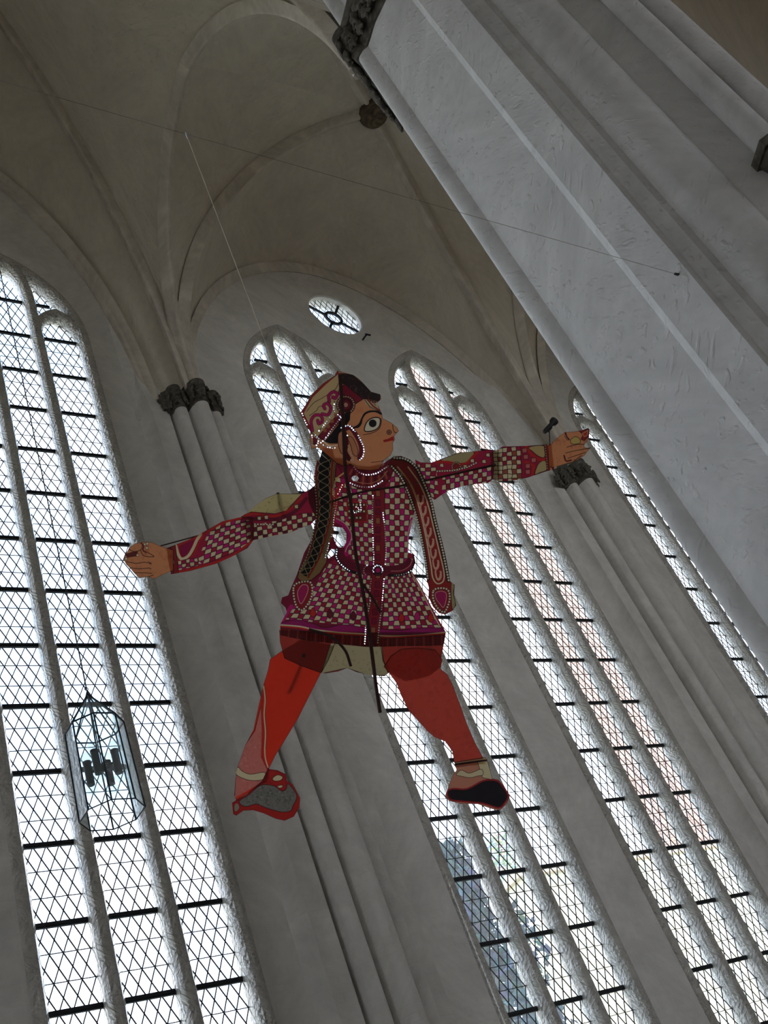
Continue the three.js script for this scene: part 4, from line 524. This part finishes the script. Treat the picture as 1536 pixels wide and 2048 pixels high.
{ // head
  fill(O.head, C.skin, C.line, 1.2); mottle(O.head, 90, '#a8583e', 3, 12, 0.09);
  const cap = H([[440, 85], [420, 120], [330, 180], [235, 272], [200, 340], [152, 412], [190, 490], [232, 550], [300, 610], [470, 470], [500, 420], [560, 350], [640, 300], [560, 230], [480, 180]]); fill(cap, '#c8a877', C.line, 1.2);
  stroke(H([[440, 100], [340, 185], [240, 282], [170, 410], [215, 500], [245, 545]]), '#9b2a24', 6); stroke(smooth(H([[205, 395], [260, 330], [330, 290], [420, 230], [450, 180]])), C.line, 0.9); stroke(smooth(H([[225, 430], [280, 390], [300, 360], [350, 350], [370, 310], [430, 285], [450, 240]])), C.line, 0.9); beads(H([[150, 410], [200, 335], [240, 270], [330, 178], [420, 118]]), 5, 1.6, '#b48a62');
  for (const s of [[[250, 545], [240, 470], [270, 425], [315, 430], [325, 470], [300, 490], [290, 465]], [[325, 415], [370, 420], [390, 370], [365, 335], [335, 350], [345, 375]], [[380, 320], [375, 275], [410, 245], [440, 262], [425, 295], [405, 285]], [[460, 260], [470, 215], [505, 210], [515, 240], [490, 255]]]) { stroke(smooth(H(s), 5), C.line, 6.4); stroke(smooth(H(s), 5), '#b01f5c', 5); }
  fill(H([[455, 105], [500, 108], [560, 118], [640, 185], [700, 250], [770, 268], [765, 310], [720, 320], [640, 298], [560, 240], [500, 190], [470, 165]]), '#2b1d1c', C.line, 1.2); mottle(H([[470, 110], [560, 118], [700, 250], [760, 300], [640, 298], [500, 190]]), 60, '#5e4744', 1, 4, 0.4); fill(H([[490, 180], [560, 240], [640, 300], [560, 345], [510, 290], [470, 250]]), '#7c1a2c', C.line, 1);
  fill(H([[640, 300], [765, 320], [750, 360], [770, 395], [720, 385], [660, 340]]), '#c5ad84', null); stroke(H([[650, 305], [690, 360], [760, 395]]), C.line, 1.2); stroke(H([[672, 305], [715, 355], [770, 392]]), '#8e2a1e', 3); stroke(H([[700, 310], [735, 350]]), C.line, 1); beads(H([[680, 300], [720, 325], [768, 318]]), 5, 1.5, '#8e2a30');
  { const [[x, y]] = H([[505, 345]]); for (const [r, col] of [[19, '#7c1a2c'], [14, '#4e1118'], [9.5, '#7c1a2c'], [5, '#c28a72']]) { cx2.beginPath(); cx2.arc(x, y, r, 0, 7); cx2.fillStyle = col; cx2.fill(); cx2.strokeStyle = C.line; cx2.lineWidth = 0.8; cx2.stroke(); } beads(Array.from({ length: 30 }, (_, i) => [x + 16.5 * Math.cos(i / 4.7), y + 16.5 * Math.sin(i / 4.7)]), 4.6, 1.6, '#c9a58a'); }
  fill(H([[470, 470], [500, 410], [540, 395], [535, 460], [505, 505], [470, 540], [445, 600], [440, 640], [380, 640], [345, 625], [400, 560]]), C.black, C.line, 1); stroke(smooth(H([[335, 625], [380, 660], [440, 655]])), C.pale, 2.4);
  fill(H([[470, 385], [500, 425], [335, 620], [290, 590]]), '#7c1a2c', C.line, 1); for (const [x, y] of H([[400, 470], [345, 540], [430, 425], [370, 510]])) fill([[x - 4, y - 3], [x + 3, y - 4], [x + 4, y + 3], [x - 3, y + 4]], '#a5623e', null);
  pierce(H([[300, 545], [350, 485], [415, 400], [418, 320]]), 4.9, 1.5); pierce(H([[315, 635], [345, 610], [400, 530], [470, 440], [440, 420]]), 4.9, 1.5); pierce(H([[170, 412], [195, 480], [226, 530]]), 4.9, 1.5); pierce(H([[320, 640], [360, 672], [430, 676]]), 4.9, 1.4); pierce(H([[245, 580], [248, 660], [285, 655], [300, 610], [262, 570]]), 4.9, 1.5); fill(H([[255, 590], [285, 610], [280, 645], [258, 650]]), '#7c1a2c', C.line, 0.8);
  // ear and ear drop
  fill(smooth(H([[445, 600], [455, 560], [490, 545], [500, 600], [490, 680], [500, 720], [470, 715], [450, 660]]), 4, true), '#c07a56', C.line, 1.1); fill(smooth(H([[520, 600], [550, 590], [580, 640], [600, 700], [590, 740], [560, 720], [545, 660]]), 4, true), '#c07a56', C.line, 1.1);
  stroke(smooth(H([[500, 530], [540, 520], [580, 570], [615, 640], [625, 700], [610, 755]])), '#6d1826', 9); stroke(smooth(H([[495, 560], [510, 640], [500, 700], [530, 760]])), '#4c1018', 9); pierce(smooth(H([[468, 522], [500, 508], [535, 508], [570, 545], [605, 590], [630, 640], [645, 695], [635, 745], [605, 772]])), 4.9, 1.5); pierce(smooth(H([[525, 660], [535, 700], [550, 735], [545, 770]])), 4.9, 1.6); pierce(smooth(H([[500, 575], [530, 585]])), 4.6, 1.4);
  // face
  fill(smooth(H([[650, 545], [660, 490], [690, 455], [730, 442], [765, 448], [770, 480], [755, 520], [710, 545]]), 4, true), C.pale, C.line, 2); { const [[x, y]] = H([[712, 487]]); cx2.beginPath(); cx2.arc(x, y, 7.6, 0, 7); cx2.fillStyle = C.black; cx2.fill(); } stroke(smooth(H([[775, 450], [778, 480], [760, 530], [710, 560], [640, 575]])), C.line, 1.1);
  const brow = smooth(H([[560, 520], [600, 520], [625, 490], [635, 450], [660, 415], [700, 400], [740, 402], [775, 420], [780, 408], [745, 392], [695, 390], [650, 408], [625, 450], [610, 485], [590, 505]]), 3, true); fill(brow, C.black, C.black, 1);
  stroke(smooth(H([[865, 500], [870, 535], [880, 555], [900, 560]])), C.line, 1.2); cx2.beginPath(); { const [[x, y]] = H([[838, 556]]); cx2.arc(x, y, 4.4, 0, 7); cx2.strokeStyle = C.line; cx2.lineWidth = 1.5; cx2.stroke(); cx2.beginPath(); cx2.arc(x, y, 1.6, 0, 7); cx2.stroke(); }
  fill(smooth(H([[795, 615], [830, 605], [862, 588], [876, 590], [870, 606], [878, 618], [850, 622], [800, 632]]), 3, true), '#b3261f', null); stroke(H([[800, 622], [840, 612], [875, 605]]), '#7a1512', 1); stroke(smooth(H([[870, 640], [868, 690], [850, 735], [800, 772], [700, 788]])), C.line, 1);
}
const paint = new THREE.CanvasTexture(cv); paint.colorSpace = THREE.SRGBColorSpace; paint.anisotropy = 8;
const leather = phys({ map: paint, roughness: 1, transmission: 0.6, thickness: 0, side: THREE.DoubleSide });
const inside = (x, y, l) => { let c = false; for (let i = 0, j = l.length - 1; i < l.length; j = i++) if ((l[i][1] > y) !== (l[j][1] > y) && x < (l[j][0] - l[i][0]) * (y - l[i][1]) / (l[j][1] - l[i][1]) + l[i][0]) c = !c; return c; };
const clear = (x, y, l) => { let d = 1e9; for (let i = 0; i < l.length; i++) { const [ax, ay] = l[i], [bx, by] = l[(i + 1) % l.length], t = Math.max(0, Math.min(1, ((x - ax) * (bx - ax) + (y - ay) * (by - ay)) / ((bx - ax) ** 2 + (by - ay) ** 2))); d = Math.min(d, Math.hypot(x - ax - t * (bx - ax), y - ay - t * (by - ay))); } return d; };
function cut(name, l, z, parent, cuts = [], label) {       // a leather piece: outline, larger cut-outs, pierced dots
  const P = (x, y) => new THREE.Vector2((x - 768) * U, -(y - 1024) * U), s = new THREE.Shape(l.map(([x, y]) => P(x, y))), done = [];
  for (const c of cuts) s.holes.push(new THREE.Path(c.map(([x, y]) => P(x, y))));
  for (const [x, y, r] of holes) if (inside(x, y, l) && clear(x, y, l) > r + 0.7 && cuts.every((c) => !inside(x, y, c) && clear(x, y, c) > r + 0.7) && done.every((d) => Math.hypot(d[0] - x, d[1] - y) > d[2] + r + 0.5)) { done.push([x, y, r]); s.holes.push(new THREE.Path(circle(r, 8).map(([a, b]) => P(x + a, y + b)))); }
  const g = new THREE.ShapeGeometry(s), p = g.attributes.position, uv = g.attributes.uv;
  for (let i = 0; i < p.count; i++) uv.setXY(i, (p.getX(i) / U + 768 - X0) / 960, 1 - (-p.getY(i) / U + 1024 - Y0) / 920);
  g.translate(0, 0, z); const m = mesh(name, g, leather, parent); if (label) m.userData.label = label; return m;
}
const gapL = T([[492, 128], [560, 136], [588, 180], [585, 248], [562, 288], [522, 282], [508, 262], [482, 200]]), gapL2 = T([[470, 300], [500, 305], [497, 340], [450, 372], [440, 345]]), neckHole = H([[400, 810], [420, 812], [432, 840], [420, 866], [396, 868], [384, 850]]), sequin = H([[548, 905], [565, 888], [592, 890], [606, 908], [595, 928], [562, 930]]);
cut('leg', O.legL, -0.0035, puppet, [], 'bright orange-red leg'); cut('leg', O.legR, 0.002, puppet, [], 'dull red leg with black ankle band');
cut('shoe', O.shoeL, -0.002, puppet, [], 'red shoe with mottled grey sole'); cut('shoe', O.shoeR, 0.004, puppet, [], 'shoe with black sole');
cut('shorts', O.shorts, -0.001, puppet); cut('upper_arm', O.armL, -0.003, puppet); cut('forearm', O.foreL, -0.005, puppet); cut('hand', O.handL, -0.0065, puppet);
cut('upper_arm', O.armR, -0.003, puppet); cut('forearm', O.foreR, -0.005, puppet); cut('hand', O.handR, -0.0065, puppet);
cut('coat', O.coat, 0.0, puppet, [gapL, gapL2, sequin], 'crimson and magenta chequered coat with pierced seams'); cut('scarf', O.scarf, 0.0035, puppet); cut('braid', O.braid, 0.003, puppet, [], 'black plaited braid with beaded edge'); cut('head', O.head, 0.005, puppet, [], 'profile head with large eye and tall embroidered cap');
{ // control rods tied across the figure
  const wood = std({ color: 0x40231f, roughness: 0.8 }), q = (l, z = -0.0125) => l.map(([x, y]) => V((x - 768) * U, -(y - 1024) * U, z)), rod = (l, r, z) => mesh('rod', curveTube(q(l, z), r, 40, 8), wood, puppet);
  rod([[680, 750], [686, 830], [692, 950], [701, 1000], [712, 1110], [722, 1160], [732, 1220], [742, 1290], [752, 1370], [760, 1424]], 0.0086, 0.0145);
  rod([[640, 1012], [720, 985], [800, 972], [900, 950], [987, 930]], 0.005, -0.0012); rod([[726, 1168], [745, 1195], [762, 1225]], 0.0066, 0.0135); rod([[618, 1258], [660, 1272], [690, 1300], [702, 1332]], 0.0066, 0.0095); rod([[608, 1312], [595, 1345], [576, 1388]], 0.0068); rod([[555, 985], [558, 1010], [566, 1035]], 0.0065); rod([[494, 1038], [498, 1060], [500, 1082]], 0.0075); rod([[988, 905], [990, 930], [990, 958]], 0.006); rod([[320, 1092], [400, 1070], [500, 1040], [600, 1005]], 0.003); rod([[850, 1290], [862, 1310], [874, 1335]], 0.006);
  const knot = new THREE.SphereGeometry(0.009, 8, 6); for (const [x, y] of [[680, 752], [722, 1160], [608, 1310], [987, 930]]) { const k = mesh('knot', knot, wood, puppet); k.position.copy(q([[x, y]], 0.016)[0]); }
}
{ // hanging thread up to the eyelet on the wire
  const top = V(2.188, 5.24, -2.461), thread = std({ color: 0xe6dfd0, roughness: 0.7 }), back = new THREE.Vector3((612 - 768) * U, -(900 - 1024) * U, -0.02).applyMatrix4(puppet.matrix.compose(puppet.position, puppet.quaternion, puppet.scale)), arm = new THREE.Vector3((537 - 768) * U, -(990 - 1024) * U, -0.01).applyMatrix4(puppet.matrix);
  const t = group('hanging_thread', top.x, top.y, top.z); tag(t, 'pale thread holding the puppet up to the eyelet on the wire', 'thread');
  mesh('thread', tube(V(0, 0, 0), back.clone().sub(top), 0.002, 5), thread, t); mesh('side_thread', tube(back.clone().sub(top), arm.clone().sub(top), 0.0006, 5), thread, t);
}
renderer.render(scene, camera);
